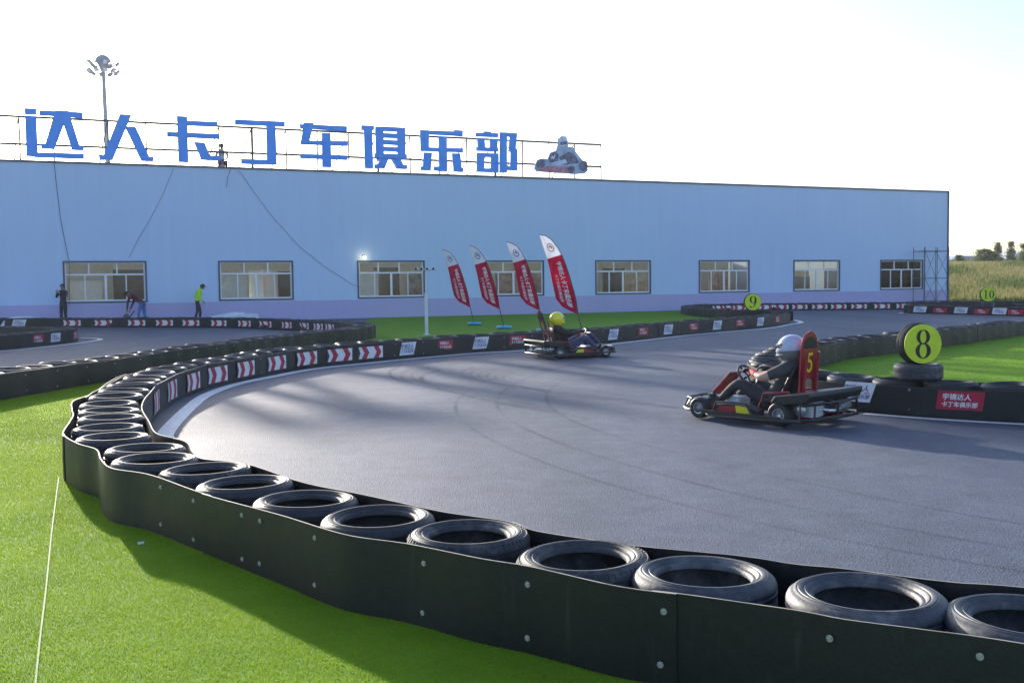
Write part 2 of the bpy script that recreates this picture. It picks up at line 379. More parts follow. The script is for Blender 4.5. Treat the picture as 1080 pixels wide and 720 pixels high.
HP = [Vector(p+(0,)) for p in [(11.0, 40.9), (9.7, 43.2), (9.15, 46.8), (8.9, 50.5), (9.35, 54.0), (10.9, 56.0), (13.6, 56.6), (17.0, 56.2), (20.4, 55.6), (24.2, 55.4), (27.5, 53.4), (32, 50.5), (38, 46.5)]]
HP_path = Path(HP)
C_path = Path([Vector(p+(0,)) for p in [(12.0, 8.3), (8.4, 10.15), (6.6, 11.15), (5.5, 11.75), (4.85, 12.25), (4.2, 13.0), (3.85, 14.3), (4.0, 15.9), (4.75, 17.9), (5.8, 19.7), (6.75, 21.1), (8.3, 22.6), (10.8, 25.3), (14.4, 29.2), (18.5, 33.2)]])
D_path = Path([Vector(p+(0,)) for p in [(26.5, 36.5), (22.6, 41.6), (21.2, 44.6), (20.1, 47.2), (19.3, 48.9), (19.6, 50.0), (20.8, 50.2), (23, 49.2), (26, 47), (31, 43)]])
E_path = Path([Vector(p+(0,)) for p in [(-14.9, 22.5), (-14.4, 25.0), (-14.0, 27.5), (-13.75, 30.0), (-13.75, 31.4), (-14.3, 32.4), (-15.6, 33.3), (-18, 34.6), (-24, 37.5)]])

def fit(p, lo, li):
    for _ in range(30):
        for ln, R in ((lo, .345), (li, .298)):
            q = min(ln.p, key=lambda k: (k-Vector((p.x, p.y, 0))).length_squared); d = Vector((p.x, p.y, 0))-q
            if d.length < R: p = p+d.normalized()*(R-d.length)*.5
    return p
near_tc = [fit(p, A_outer_near, A_inner_near) for p in near_tc]
# ------------------------------------------------------------------ ground sheets
def sheet(name, poly, z, m, **t):
    pts = [Vector((p[0], p[1], z)) for p in poly]; tr = geometry.tessellate_polygon([pts])
    mb = MB(); fs = []
    for a, b, c in tr:
        ar = (pts[b].x-pts[a].x)*(pts[c].y-pts[a].y)-(pts[c].x-pts[a].x)*(pts[b].y-pts[a].y)
        fs.append((a, b, c) if ar > 0 else (a, c, b))
    mb.add(pts, fs); return mb.build(name, m, recalc=False, **t)
EARTH = mat('field_earth', (.13, .125, .055), .9, col2=(.28, .235, .10), scale=.35, bump=.5, bscale=6, det=6)
# terrain: one sheet to the horizon, rising gently behind the hall to the right
def terr(x, y):
    d = x*.10+y*.99; t = min(1, max(0, (d-64)/70)); s = t*t*(3-2*t); side = min(1, max(0, (x-10)/25.))
    far = min(1, max(0, (d-300)/500)); return -.004+3.55*s*side*(1-far)+.25*s*side*math.sin(x*.11)*math.cos(y*.07)*(1-far)
mb = MB(); xs = [-2500, -900, -300, -120, -60, -30, -10, 0, 10]+[10+2.5*i for i in range(1, 60)]+[180, 220, 300, 500, 1000, 2500]
ys = [-1500, -400, -100, -20, 0, 30, 50]+[52+3*i for i in range(50)]+[220, 260, 300, 400, 600, 900, 1500, 3500]
vs = [(x, y, terr(x, y)) for y in ys for x in xs]; W_ = len(xs)
mb.add(vs, [(j*W_+i, j*W_+i+1, (j+1)*W_+i+1, (j+1)*W_+i) for j in range(len(ys)-1) for i in range(W_-1)], 0, True)
mb.build('ground', EARTH, recalc=False, kind='structure')
ASPH = asphalt_mat()
sheet('race_track', [(-70, -14), (60, -14), (60, 34), (38, 47), (28, 54.5), (25, 57), (25, 72), (-70, 34)], .004, ASPH, kind='structure')
TURF = turf_mat('artificial_turf', (.10, .235, .016), (.18, .34, .025))
BLADE = turf_mat('turf_fibre', (.19, .31, .010), (.33, .45, .022), trans=.48)
a_all = [Vector((3.6, 2.45, 0)), Vector((2.6, 3.05, 0))]+near_tc
A_center = Path(a_all[:-1]+[near_tc[-1]]+[A_far_path.at(q)[0] for q in np.arange(1.5, A_far_path.len, 1.2)]+[A_far_path.at(A_far_path.len)[0]])
g1 = [p for p in A_center.p[::6]]+[Vector((11.0, 40.6, 0))]
g1 += [p for p in Path(HP[:6]).p[::10]]+[Vector((10.0, 58.6, 0)), WP(14, 0, -.05), WP(12.6, 0, -.05), Vector((-6.0, 38, 0))]
ihp = FB_path.near((-5.0, 34))
g1 += [p for p, q in zip(FB_path.p, FB_path.L) if q > ihp][::8]+[FB_path.p[-1], Vector((-9.5, 11, 0)), Vector((-12, 2, 0)), Vector((-6, -6, 0)), Vector((3.6, -6, 0))]
G1 = [(p.x, p.y) for p in g1]
sheet('turf', G1, .009, TURF, kind='structure')
G3 = [(p.x, p.y) for p in C_path.p[::8]]+[(24, 30), (30, 18), (22, 6)]
sheet('turf_right_infield', G3, .009, TURF, kind='structure').name = 'turf'
G5 = [(p.x, p.y) for p in E_path.p[::8]]+[(-30, 36), (-28, 22)]
sheet('turf', G5, .009, TURF, kind='structure')
G6 = [(p.x, p.y) for p in D_path.p[::8]]+[(36, 40), (30, 34)]
sheet('turf', G6, .009, TURF, kind='structure')

def strip(name, pts, w, z, m, parent=None, **t):
    p = Path(pts); mb = MB(); vs = []
    for q, T in zip(p.p[::2], p.T[::2]):
        n = Vector((-T.y, T.x, 0)); ww = w/2
        vs += [q+n*ww+Vector((0, 0, z)), q-n*ww+Vector((0, 0, z))]
    mb.add(vs, [(2*i, 2*i+1, 2*i+3, 2*i+2) for i in range(len(vs)//2-1)]); return mb.build(name, m, parent, recalc=False, **t)
line_px = [(176, 466), (174, 459), (184, 446), (201.5, 429), (219, 416.5), (250, 405.5), (289, 397.3), (335, 389), (400, 382.2), (421, 380), (499, 373), (544, 370.5), (640, 363.6), (732, 353.2), (807, 346.7), (834, 342.3), (845, 340), (838, 337.6)]
strip('edge_line', [G(x, y) for x, y in line_px], .19, .010, LINEW, kind='structure')
strip('edge_line', [C_path.offset(.47).at(q)[0] for q in np.arange(0, 9.4, .8)], .11, .010, LINEW, kind='structure')
strip('edge_line', [G(x, y) for x, y in [(-40, 374), (0, 370.8), (40, 367), (78, 362.6), (103, 359), (104, 357.3), (84, 356.3)]], .16, .010, LINEW, kind='structure')
strip('edge_line', [D_path.offset(.5).at(q)[0] for q in np.arange(2, D_path.len-6, .8)], .14, .010, LINEW, kind='structure')
# seam rope along the near turf
seam = [G(x, y) for x, y in [(62, 505), (55, 560), (49, 620), (42, 680), (36, 740)]]
strip('turf_seam', seam, .008, .0165, mat('seam_rope', (.2, .3, .1), .8, col2=(.12, .26, .02), scale=16), kind='structure')
strip('turf_line', [Vector((-7.2, 47.2, 0)), Vector((-5.6, 47.6, 0))], .12, .014, LINEW, kind='structure')

# tyre marks on the asphalt
SK = bpy.data.materials.new('skid'); SK.use_nodes = True; nt = SK.node_tree; nt.nodes.remove(nt.nodes['Principled BSDF'])
tr_ = mk(nt, 'ShaderNodeBsdfTransparent'); df = mk(nt, 'ShaderNodeBsdfDiffuse'); df.inputs[0].default_value = (.02, .02, .022, 1)
tcn = mk(nt, 'ShaderNodeTexCoord'); nz = mk(nt, 'ShaderNodeTexNoise', Scale=.7, Detail=7.); nt.links.new(tcn.outputs['Object'], nz.inputs['Vector'])
mrn = mk(nt, 'ShaderNodeMapRange'); mrn.inputs[1].default_value = .3; mrn.inputs[2].default_value = .75; mrn.inputs[4].default_value = .2
nt.links.new(nz.outputs['Fac'], mrn.inputs[0]); ms_ = mk(nt, 'ShaderNodeMixShader'); nt.links.new(mrn.outputs[0], ms_.inputs[0]); nt.links.new(tr_.outputs[0], ms_.inputs[1]); nt.links.new(df.outputs[0], ms_.inputs[2])
nt.links.new(ms_.outputs[0], nt.nodes['Material Output'].inputs['Surface'])
mbk = MB()
def skid(pts, w):
    p = Path(pts); vs = []
    for q, T in zip(p.p[::3], p.T[::3]):
        n = Vector((-T.y, T.x, 0)); vs += [q+n*w/2+Vector((0, 0, .0075)), q-n*w/2+Vector((0, 0, .0075))]
    mbk.add(vs, [(2*i, 2*i+1, 2*i+3, 2*i+2) for i in range(len(vs)//2-1)])
for k in range(7):
    o = random.uniform(-1, 1)
    skid([G(430+o*22+k*8, 386+k), G(416+o*16+k*7, 392+k), G(424+o*14+k*7, 401+k), G(470+k*8, 412+k*2), G(560+k*10, 424+k*3)], .055)
for k in range(6):
    skid([G(520+k*12, 384+k), G(490+k*9, 391+k), G(496+k*9, 400+k), G(560+k*10, 409+k*2), G(680+k*12, 424+k*2)], .055)
for k in range(3):
    d = k*.8+random.uniform(-.1, .1)
    skid([Vector((5.2+d, 3.5, 0)), Vector((1.4+d, 7, 0)), Vector((-.6+d*.8, 12, 0)), Vector((-.4+d*.8, 17, 0)), Vector((1.6+d, 22.5, 0)), Vector((5.6+d, 29, 0)), Vector((10+d, 36, 0))], .05)
mbk.build('tyre_marks', SK, recalc=False, kind='stuff', label='dark rubber marks curving over the grey asphalt', cat='tyre marks')

# ------------------------------------------------------------------ tyres
def tyre_profile(R=.305, hw=.098, bead=.195, grooves=True):
    p = [(bead, hw*.55), (bead+.002, hw*.72), (bead+.012, hw*.80), (bead+.020, hw*.79), (bead+.026, hw*.90), (bead+.034, hw*.95), (bead+.036, hw*.925), (bead+.040, hw*.925), (bead+.042, hw*.97), (R-.058, hw*1.0), (R-.050, hw*1.0), (R-.048, hw*.965), (R-.043, hw*.965), (R-.041, hw*.975), (R-.034, hw*.94), (R-.032, hw*.91), (R-.026, hw*.90), (R-.010, hw*.76), (R-.003, hw*.6)]
    if grooves:
        for z in (.42, .08): p += [(R-.001, hw*(z+.09)), (R-.006, hw*(z+.06)), (R-.006, hw*(z-.06)), (R, hw*(z-.09))]
    else: p += [(R, hw*.3)]
    up = [(r, z) for r, z in p]; dn = [(r, -z) for r, z in reversed(p)]
    inn = [(bead+.012, -hw*.45), (R-.03, -hw*.6), (R-.014, 0), (R-.03, hw*.6), (bead+.012, hw*.45)]
    return up+dn+inn
def tyre_mesh(name, m, seg=56, scale=1., lugs=True, **k):
    mb = MB(); mb.lathe(tyre_profile(**k), seg, closed=True)
    R = k.get('R', .305); hw = k.get('hw', .098)
    if lugs and m is TY_BROWN:
        for i in range(60):          # shoulder lugs
            for sgn in (1, -1):
                a = 2*PI*(i+.5*(sgn > 0))/60; c = Vector(((R-.0115)*math.cos(a), (R-.0115)*math.sin(a), sgn*hw*.76))
                mb.box(c, (.006, .017, .030), Matrix.Rotation(a, 3, 'Z') @ Matrix.Rotation(-sgn*.5, 3, 'Y'))
    me = mb.build(name, m, smooth_angle=50); d = me.data; bpy.data.objects.remove(me); return d
TM = [tyre_mesh('tyre', m_) for m_ in (TY_BLACK, TY_DUST, TY_BROWN)]
TML = [tyre_mesh('tyre', m_, 26, lugs=False, grooves=False) for m_ in (TY_BLACK, TY_DUST, TY_BROWN)]
def tyre(p, z, kind, lod, label, group, tilt=.02, sc_=1., rnd=random):
    o = bpy.data.objects.new('tyre', (TML if lod else TM)[kind]); COL.objects.link(o)
    o.location = (p[0], p[1], z); o.rotation_euler = (rnd.uniform(-tilt, tilt), rnd.uniform(-tilt, tilt), rnd.uniform(0, 6.28)); o.scale = (sc_, sc_, 1)
    return tag(o, label, 'tyre', group)
NT = [0]
WORD = ['black', 'dusty grey', 'brownish']
for i, p in enumerate(near_tc):
    k = [1, 1, 1, 2, 2, 0, 0, 0, 2, 0, 0, 0, 2, 0, 0, 0, 0][i]
    tyre(p, .291+random.uniform(-.004, .012), k, 0, f'worn {WORD[k]} tyre, {ordn(i+1)} along the front barrier counting from the lower right corner', 'tyres in the front barrier')
    if i < 10: tyre(p, .097, 0, 0, f'bottom tyre under the {ordn(i+1)} top tyre of the front barrier from the lower right', 'bottom tyres in the front barrier', 0.)
def row(path, s0, s1, txt, group, lod=1, sp=.615, start=1, zt=.303):
    n = int((s1-s0)/sp); i = 0
    for j in range(n+1):
        p, T, nn = path.at(s0+j*sp); k = random.choice([0, 0, 0, 2, 1]); i += 1
        if abs(math.atan2(p.x, p.y)) > .62 or p.y < 2: continue
        tyre(p+nn*random.uniform(-.015, .015), zt+random.uniform(-.01, .02), k, lod, txt.format(w=WORD[k], n=ordn(i+start-1)), group, .035)
row(A_far_path, .60, A_far_path.len, 'low {w} tyre, {n} along the front barrier counting from the lower right corner', 'tyres in the front barrier', start=18)
def vis(px, s): return s
sB0 = FB_path.near((-4.55, 31.2))
row(FB_path, sB0, FB_path.len, '{w} tyre, {n} from the hairpin end in the barrier behind the left turf', 'tyres behind the left turf')
row(FB_path, FB_path.near((-25.5, 45)), sB0-.3, '{w} tyre, {n} from the left end of the chevron barrier below the blue wall', 'tyres in the left chevron barrier')
row(HP_path, 1.2, HP_path.near((27.5, 53.4)), '{w} tyre, {n} along the far hairpin barrier counting from the number 9 disc', 'tyres in the far hairpin barrier', sp=.63)
row(C_path, .4, C_path.near((14.4, 29.2)),  '{w} tyre, {n} from the right end of the barrier below the lime disc', 'tyres in the number 8 barrier', lod=0, zt=.318)
row(D_path, D_path.near((22.8, 41.2)), D_path.near((26.2, 46.8)), '{w} tyre, {n} from the right end of the barrier before the field', 'tyres in the number 10 barrier')
row(E_path, E_path.near((-14.6, 24)), E_path.near((-18.6, 34.9)), '{w} tyre, {n} along the left island barrier counting from its near end', 'tyres in the left island barrier')

# ------------------------------------------------------------------ belts with bolts and stickers
def belt_mesh(path, s0, s1, side, push=0., step=1, seed=0, zlo=.012, h=BH):
    """a rubber strip of real thickness standing on edge; side=+1 when the outer face is to the left of travel"""
    idx = [i for i, q in enumerate(path.L) if s0 <= q <= s1][::step]
    mb = MB(); vs = []; th = .009; rnd = random.Random(seed); ph = rnd.random()*9
    n = len(idx)
    for i in idx:
        p, T = path.p[i], path.T[i]; nn = Vector((-T.y, T.x, 0))*side; q = path.L[i]
        top = h+.006*math.sin(q*1.1+ph)+.004*math.sin(q*3.7+ph)
        bul = .010*math.sin(q*2.3+ph)
        for z, b in ((zlo, bul), (h*.5, .004+bul*.3), (top, 0.)):
            vs.append(p+nn*(push+b)+Vector((0, 0, z)))
        for z, b in ((top, 0.), (h*.5, .004+bul*.3), (zlo, bul)):
            vs.append(p+nn*(push+b-th)+Vector((0, 0, z)))
    for k in range(n-1):
        a, b = k*6, (k+1)*6
        for c in range(6):
            d = (c+1) % 6; mb.f.append([a+c, b+c, b+d, a+d]); mb.m.append(1 if c == 2 else 0); mb.sm.append(c != 2 and c != 5)
    mb.v = [tuple(v) for v in vs]; mb.f.append([0, 1, 2, 3, 4, 5]); e = (n-1)*6; mb.f.append([e+5, e+4, e+3, e+2, e+1, e]); mb.m += [0, 0]; mb.sm += [False, False]
    return mb
def bolt_mesh():
    mb = MB(); mb.lathe([(0, .009), (.006, .009), (.0065, .004), (.0128, .0035), (.0132, 0), (0, 0)], 12); o = mb.build('bolt', STEEL); d = o.data; bpy.data.objects.remove(o); return d
BOLT = bolt_mesh()
def belt(path, side, label, s0=0., h=BH, s1=None, bolts=None, bsp=.62, seed=0, panel=5.2, step=1, group='rubber belts of the tyre barriers'):
    s1 = path.len if s1 is None else s1
    root = empty('barrier_belt', path.at(s0)[0], label=label, cat='rubber belt', group=group)
    inv = Matrix.Translation(-root.location)
    a = s0; k = 0; n = max(1, round((s1-s0)/panel))
    for i in range(n):
        x0 = s0+(s1-s0)*i/n; x1 = s0+(s1-s0)*(i+1)/n
        mb = belt_mesh(path, max(s0, x0-(.16 if i else 0)), x1, side, .010 if i % 2 else 0., step, seed+i*0, h=h)
        mb.v = [tuple(inv @ Vector(v)) for v in mb.v]; mb.build('belt_panel', [RUB, EDGE], root, smooth_angle=60)
    bl = bolts if bolts is not None else list(np.arange(s0+.3, s1-.1, bsp))
    if len(bl) > 49: bl = bl[:49]
    for q in bl:
        for z in (.32, .085):
            p, T, nn = path.at(q+random.uniform(-.015, .015)); nn = nn*side
            o = bpy.data.objects.new('bolt', BOLT); COL.objects.link(o); o.parent = root
            o.location = inv @ (p+nn*.014+Vector((0, 0, z+random.uniform(-.012, .012)))); o.rotation_euler = nn.to_track_quat('Z', 'Y').to_euler()
    root['_side'] = side; return root
def sticker(root, path, s, w, h, z0, kind, lean=0.):
    side = root['_side']; inv = -root.location
    _, T, nn = path.at(s); right = (-(nn*side)).cross(Vector((0, 0, 1))); sg = 1 if right.dot(T) > 0 else -1
    def mp(a, b, lift):
        p, T, n2 = path.at(s+sg*(a+lean*(b-h/2))); return p+n2*side*(.013+lift)+Vector((0, 0, z0+b))+inv
    mb = MB()
    def poly(pts, mi, lift):
        mb.prism(pts, lambda a, b: mp(a, b, 0.), lambda a, b: mp(a, b, lift), mi)
    nc = max(2, int(w/.06)); W0 = -w/2
    vs = [mp(W0+w*i/nc, b, .004) for i in range(nc+1) for b in (0, h)]
    base = 0
    mb.add(vs, [(2*i, 2*i+2, 2*i+3, 2*i+1) for i in range(nc)], 0 if kind != 'red' else 1)
    if kind == 'chev':
        cw = w*.2; t = w*.16
        for x in (-.30*w, .20*w):
            for lo, hi, d0, d1 in ((0, h/2, 0, h*.34), (h/2, h, h*.34, 0)):
                mb.add([mp(x+d0-.06, lo, .008), mp(x+d0+cw-.06, lo, .008), mp(x+d1+cw-.06, hi, .008), mp(x+d1-.06, hi, .008)], [(0, 1, 2, 3)], 1)
        mb.add([mp(W0, 0, .008), mp(W0+.05, h*.5, .008), mp(W0, h, .008)], [(0, 1, 2)], 2)
    else:
        lines = [('宇锦达人', .60, -.08*w, .36), ('卡丁车俱乐部', .20, 0, .30)]
        for txt, fy, ox, hh in lines:
            v, f = text_geo(txt, .02); sz = min(h*hh, w*.88/len(txt))
            mb.add([mp(x*sz+ox, h*fy+y*sz+h*.06, .008) for x, y in v], f, 0 if kind == 'red' else 2)
        if kind == 'white':
            mb.add([mp(W0+.06*w, h*.44, .008), mp(-W0-.1*w, h*.44, .008), mp(-W0-.1*w, h*.48, .008), mp(W0+.06*w, h*.48, .008)], [(0, 1, 2, 3)], 1)
    ctr = path.at(s)[0]+inv
    for ch in list(root.children):
        if ch.name.startswith('bolt') and (ch.location-ctr).to_2d().length < w/2+.04: bpy.data.objects.remove(ch)
    nm = {'chev': 'chevron_sticker', 'red': 'red_logo_sticker', 'white': 'white_logo_sticker'}[kind]
    m3 = BLACK if kind == 'chev' else BLUEV
    return mb.build(nm, [WHITE, REDV, m3], root, recalc=False)

# front barrier
s_near = [A_outer_near.near(G(x, y, .32)) for x, y in [(158, 516), (206, 527), (257, 544), (278, 550), (339, 566), (445, 591.5), (554, 615), (705, 638), (884, 668), (1035, 690)]]
belt(A_outer_near, -1, 'long black rubber belt with pale bolts edging the bright turf in front', s0=0, s1=A_outer_near.len, bolts=s_near+[.6, 1.2, 1.9, 2.6], seed=1, panel=3.4)
b_in = belt(A_inner_near, 1, 'black rubber belt behind the nearest tyres, along the track and white line', bolts=[], seed=2, panel=4.)
b_far = belt(A_inner_far, -1, 'long track side belt with red chevrons then white and red logo stickers', seed=4, bsp=.9)
belt(A_outer_far, 1, 'black rubber belt on the grass side of the front barrier, below the feather flags', bolts=[], seed=5, step=2)
for x, y in [(164, 427.5), (180, 415), (203, 406)]:
    sticker(b_in, A_inner_near, s_at_px(A_inner_near, x, 0, A_inner_near.near((-4.3, 12.2))), .70, .25, .075, 'chev')
for x, y in [(229, 399), (259, 393), (291, 387), (322.5, 382), (358, 377), (391, 374)]:
    sticker(b_far, A_inner_far, s_at_px(A_inner_far, x, 0, A_inner_far.len), .72, .25, .075, 'chev')
for i, (x, y) in enumerate([(430, 366.5), (470, 363), (507, 361), (546, 358.7), (585, 356), (617, 353.5), (647, 351), (678, 348), (704.5, 347), (731, 345), (756, 342), (780, 339.6), (801.5, 338), (819.6, 336)]):
    if i % 2 == 0: sticker(b_far, A_inner_far, s_at_px(A_inner_far, x, 0, A_inner_far.len), .46 if y > 350 else .55, .28, .075, 'white', .35)
    else: sticker(b_far, A_inner_far, s_at_px(A_inner_far, x, 0, A_inner_far.len), .50 if y > 350 else .6, .22, .12, 'red', .1)
# left hairpin: chevron side towards the wall, plain side towards the turf
FBa = Path([p for p, q in zip(FB_path.p, FB_path.L) if q <= sB0+.4], False); FBb = Path([p for p, q in zip(FB_path.p, FB_path.L) if q >= sB0-.2], False)
Fi = FBa.offset(-.33, .006, .7, 6); Bo = FBb.offset(.33, .012, .7, 7); Bi = FBb.offset(-.33, .01, .7, 8); Fo = FBa.offset(.33, .01, .7, 9)
bf = belt(Fi, -1, 'far left belt with a long line of red chevrons below the blue wall', seed=11, bolts=[], s0=0, step=2)
belt(Fo, 1, 'plain belt on the wall side of the far left chevron barrier', seed=12, bolts=[], step=2)
belt(Bo, 1, 'plain dark belt between the left turf and the left track', seed=13, bsp=.8)
belt(Bi, -1, 'belt on the track side of the barrier behind the left turf', seed=14, bolts=[])
for x in (76, 109, 144, 174, 202, 231, 258, 280, 303, 321, 336, 348):
    sticker(bf, Fi, s_at_px(Fi, x, 8, Fi.len-2), .84 if x < 300 else .7, .22, .09, 'chev')
sticker(bf, Fi, s_at_px(Fi, 20, 5, Fi.len-2), .62, .26, .09, 'white', .35)
# far hairpin
Hl = HP_path.offset(.33, .008, .7, 15); Hr = HP_path.offset(-.33, .006, .7, 16)
belt(Hl, 1, 'outer belt of the far hairpin barrier facing the middle turf', seed=17, bolts=[], step=2)
bh = belt(Hr, -1, 'far belt with red chevrons under the right half of the blue wall', seed=18, bolts=[], step=2)
for x in (757, 768, 780, 792, 808, 823.6, 843, 864, 884, 906, 930, 953.5):
    sticker(bh, Hr, s_at_px(Hr, x, Hr.near((9.6, 54.3)), Hr.len), .82, .22, .09, 'chev')
# number 8 barrier
Cl = C_path.offset(.33, .006, .7, 19); Cr = C_path.offset(-.33, .01, .7, 20)
bc = belt(Cl, 1, 'dark belt with a red logo sticker below the number 8 disc', h=.35, seed=21, bsp=.66)
belt(Cr, -1, 'grass side belt of the number 8 barrier', seed=22, bsp=.9)
sticker(bc, Cl, Cl.near(G(1010, 426, .2)), .50, .215, .115, 'red', .12)
sticker(bc, Cl, Cl.near(G(898, 417, .22)), .40, .24, .13, 'white', .35)
# number 10 barrier
Dl = D_path.offset(.33, .006, .7, 23); Dr = D_path.offset(-.33, .01, .7, 24)
bd = belt(Dl, 1, 'far right belt with alternating white and red logo stickers', seed=25, bolts=[], step=2)
belt(Dr, -1, 'back belt of the number 10 barrier at far right', seed=26, bolts=[], step=2)
for i, (x, y) in enumerate([(970, 324.6), (992, 325.6), (1014, 326), (1035.5, 327), (1054.5, 327), (1071, 328)]):
    sticker(bd, Dl, s_at_px(Dl, x, 3, Dl.near((19.3, 48.6))), .75 if i % 2 == 0 else .8, .27 if i % 2 == 0 else .22, .08, ('white', 'red')[i % 2], .3 if i % 2 == 0 else .1)
# left island
El = E_path.offset(.33, .006, .7, 27); Er = E_path.offset(-.33, .01, .7, 28)
be = belt(Er, -1, 'belt of the left island with red and white logo stickers', seed=29, bolts=[])
belt(El, 1, 'inner belt of the left island barrier beside its small turf', seed=30, bolts=[])
for k_, (x, y) in (('red', (10, 358)), ('white', (43, 356)), ('red', (69, 353.6))):
    sticker(be, Er, Er.near(G(x, y, .2)), .55, .25, .08, k_, .2)

# ------------------------------------------------------------------ numerals and number discs
def ring(mb, cx, cy, rx, ry, irx, iry, f, mi, n=40, a0=0., a1=2*PI):
    vs = []
    for i in range(n+1):
        a = a0+(a1-a0)*i/n; vs += [f(cx+rx*math.cos(a), cy+ry*math.sin(a)), f(cx+irx*math.cos(a), cy+iry*math.sin(a))]
    mb.add(vs, [(2*i, 2*i+1, 2*i+3, 2*i+2) for i in range(n)], mi)
def numeral(mb, ch, cx, cy, s, f, mi):
    """serif digits, height s"""
    def q(pts): mb.add([f(cx+a*s, cy+b*s) for a, b in pts], [tuple(range(len(pts)))], mi)
    g = lambda x, y: f(cx+x*s, cy+y*s)
    if ch == '8':
        ring(mb, 0, .245, .25, .255, .115, .222, g, mi); ring(mb, 0, -.235, .285, .275, .135, .240, lambda x, y: g(x, y)+Vector((0, 0, 0)), mi)
    elif ch == '9':
        ring(mb, 0, .20, .29, .30, .135, .27, g, mi)
        vs = []
        for i in range(15):
            t = i/14; a = .1-t*1.75; w = .15*(1-t)+.03; R = .29
            x = (R-w/2)*math.cos(a*.95) - .05*t; y = .18+(.66)*math.sin(a*.8)*.98
            vs += [g(x-w/2, y), g(x+w/2, y)]
        mb.add(vs, [(2*i, 2*i+1, 2*i+3, 2*i+2) for i in range(14)], mi)
        ring(mb, -.19, -.40, .075, .075, .0, .0, g, mi, 14)
    elif ch == '0': ring(mb, 0, 0, .27, .5, .12, .46, g, mi)
    elif ch == '1':
        q([(-.07, -.46), (.07, -.46), (.07, .5), (-.07, .5)]); q([(-.2, -.5), (.2, -.5), (.2, -.461), (-.2, -.461)]); q([(-.071, .5), (-.2, .40), (-.2, .36), (-.071, .40)])
    elif ch == '5':
        q([(-.2, .5), (.27, .5), (.24, .36), (-.2, .36)]); q([(-.2, .359), (-.06, .359), (-.09, .08), (-.22, .02)])
        ring(mb, -.03, -.17, .29, .33, .15, .20, g, mi, 24, -2.6, 2.2)
def number_tyre(loc, yaw, digits, label, R=.28):
    """tyre standing upright on its tread, lime disc with number on the side that faces yaw"""
    root = empty('number_marker', loc, yaw, label=label, cat='number marker')
    T = Matrix.Rotation(PI/2, 4, 'X')
    mb = MB(); mb.lathe(tyre_profile(R=R, hw=.098, bead=.17), 48, T=Matrix.Translation((0, .012, R)) @ T, closed=True); mb.build('tyre_body', TY_BROWN, root)
    mb = MB(); mb.lathe([(0, 0), (R*.93, 0), (R*.935, .004), (R*.93, .012), (0, .012)], 48, T=Matrix.Translation((0, -.092, R)) @ T); d = mb.build('number_disc', LIME, root)
    mb = MB(); f = lambda x, y: Vector((x, -.1075, R+y)); s = R*1.36
    if len(digits) == 1: numeral(mb, digits, 0, 0, s, f, 0)
    else:
        numeral(mb, digits[0], -.26*R/.28*.33, 0, s*.82, f, 0); numeral(mb, digits[1], .27*R/.28*.42, 0, s*.82, f, 0)
    mb.build('numeral', BLACK, d, recalc=False)
    return root
p8 = C_path.at(C_path.near(G(989, 405, .3)))[0]; print('p8', p8, px_of((p8.x, p8.y, .85)), px_of((p8.x, p8.y, .4)))
def dusty(loc, z, label, R=.93): return tyre(loc, z, 1, 0, label, 'spacer tyres under the number discs', .01, R)
dusty(p8, .505, 'small dusty tyre lying flat directly under the number 8 disc')
number_tyre((p8.x, p8.y, .59), .13, '8', 'upright tyre with a lime disc reading 8 beside the red and black kart', .25)
p9 = G(797, 330.5, .4); p9 = Vector((9.95, 42.3, 0))
number_tyre((p9.x, p9.y, .405), -.02, '9', 'upright tyre with a lime disc reading 9 at the tip of the middle turf', .36)
p10 = D_path.at(D_path.near((21.15, 45.2)))[0]
dusty(p10, .50, 'small tyre lying under the number 10 disc at far right')
number_tyre((p10.x, p10.y, .595), -.25, '10', 'upright tyre with a lime disc reading 10 in front of the dry field', .33)
pE = Vector((-14.2, 28.0, 0))
number_tyre((pE.x, pE.y, .405), -1.15, '7', 'upright tyre on the left island, cut by the left picture edge', .36)

# ------------------------------------------------------------------ hall building
CLAD = cladding_mat('blue_cladding', (.47, .61, .81)); PURP = cladding_mat('purple_base', (.42, .39, .62))
WIN = [WU(x, 296)[0] for x in (111.5, 270.5, 413, 542, 657.5, 764, 861.5, 951)]
uL, uR = -30.0, WU(999, 260)[0]
ZT = WU(500, 186.5)[1]; ZS = .93; Z0, Z1 = 1.0, 2.86
print('win u', [round(w, 2) for w in WIN], 'uR', uR, 'ZT', ZT, WU(20, 170.5), WU(999, 203), 'div', WU(0, 321.9), WU(1000, 306.5), 'win z', WU(111, 275.3), WU(111, 318.6), WU(951, 273.5), WU(951, 305.2))
hall = empty('hall_building', P0, label='long pale blue hall with purple base and eight windows behind the track', cat='building')
hall.rotation_euler = (0, 0, math.atan2(U.y, U.x))
def HL(mb):
    """world (facade) coordinates -> hall local"""
    inv = (Matrix.Translation(P0) @ Matrix.Rotation(math.atan2(U.y, U.x), 4, 'Z')).inverted(); mb.v = [tuple(inv @ Vector(v)) for v in mb.v]; return mb
WW = 3.5; wl = [w-WW/2 for w in WIN]; wr = [w+WW/2 for w in WIN]
mb = MB(); cuts = [uL]+[c for p in zip(wl, wr) for c in p]+[uR]
for i in range(0, len(cuts)-1):
    if i % 2 == 0: mb.ubox(cuts[i], cuts[i+1], ZS, ZT, -.22, 0)
    else:
        mb.ubox(cuts[i], cuts[i+1], ZS, Z0, -.22, 0); mb.ubox(cuts[i], cuts[i+1], Z1, ZT, -.22, 0)
HL(mb).build('front_wall', CLAD, hall, recalc=False)
mb = MB(); mb.ubox(uL, uR, 0, ZS-.002, -.22, .03); HL(mb).build('wall_base', PURP, hall, recalc=False)
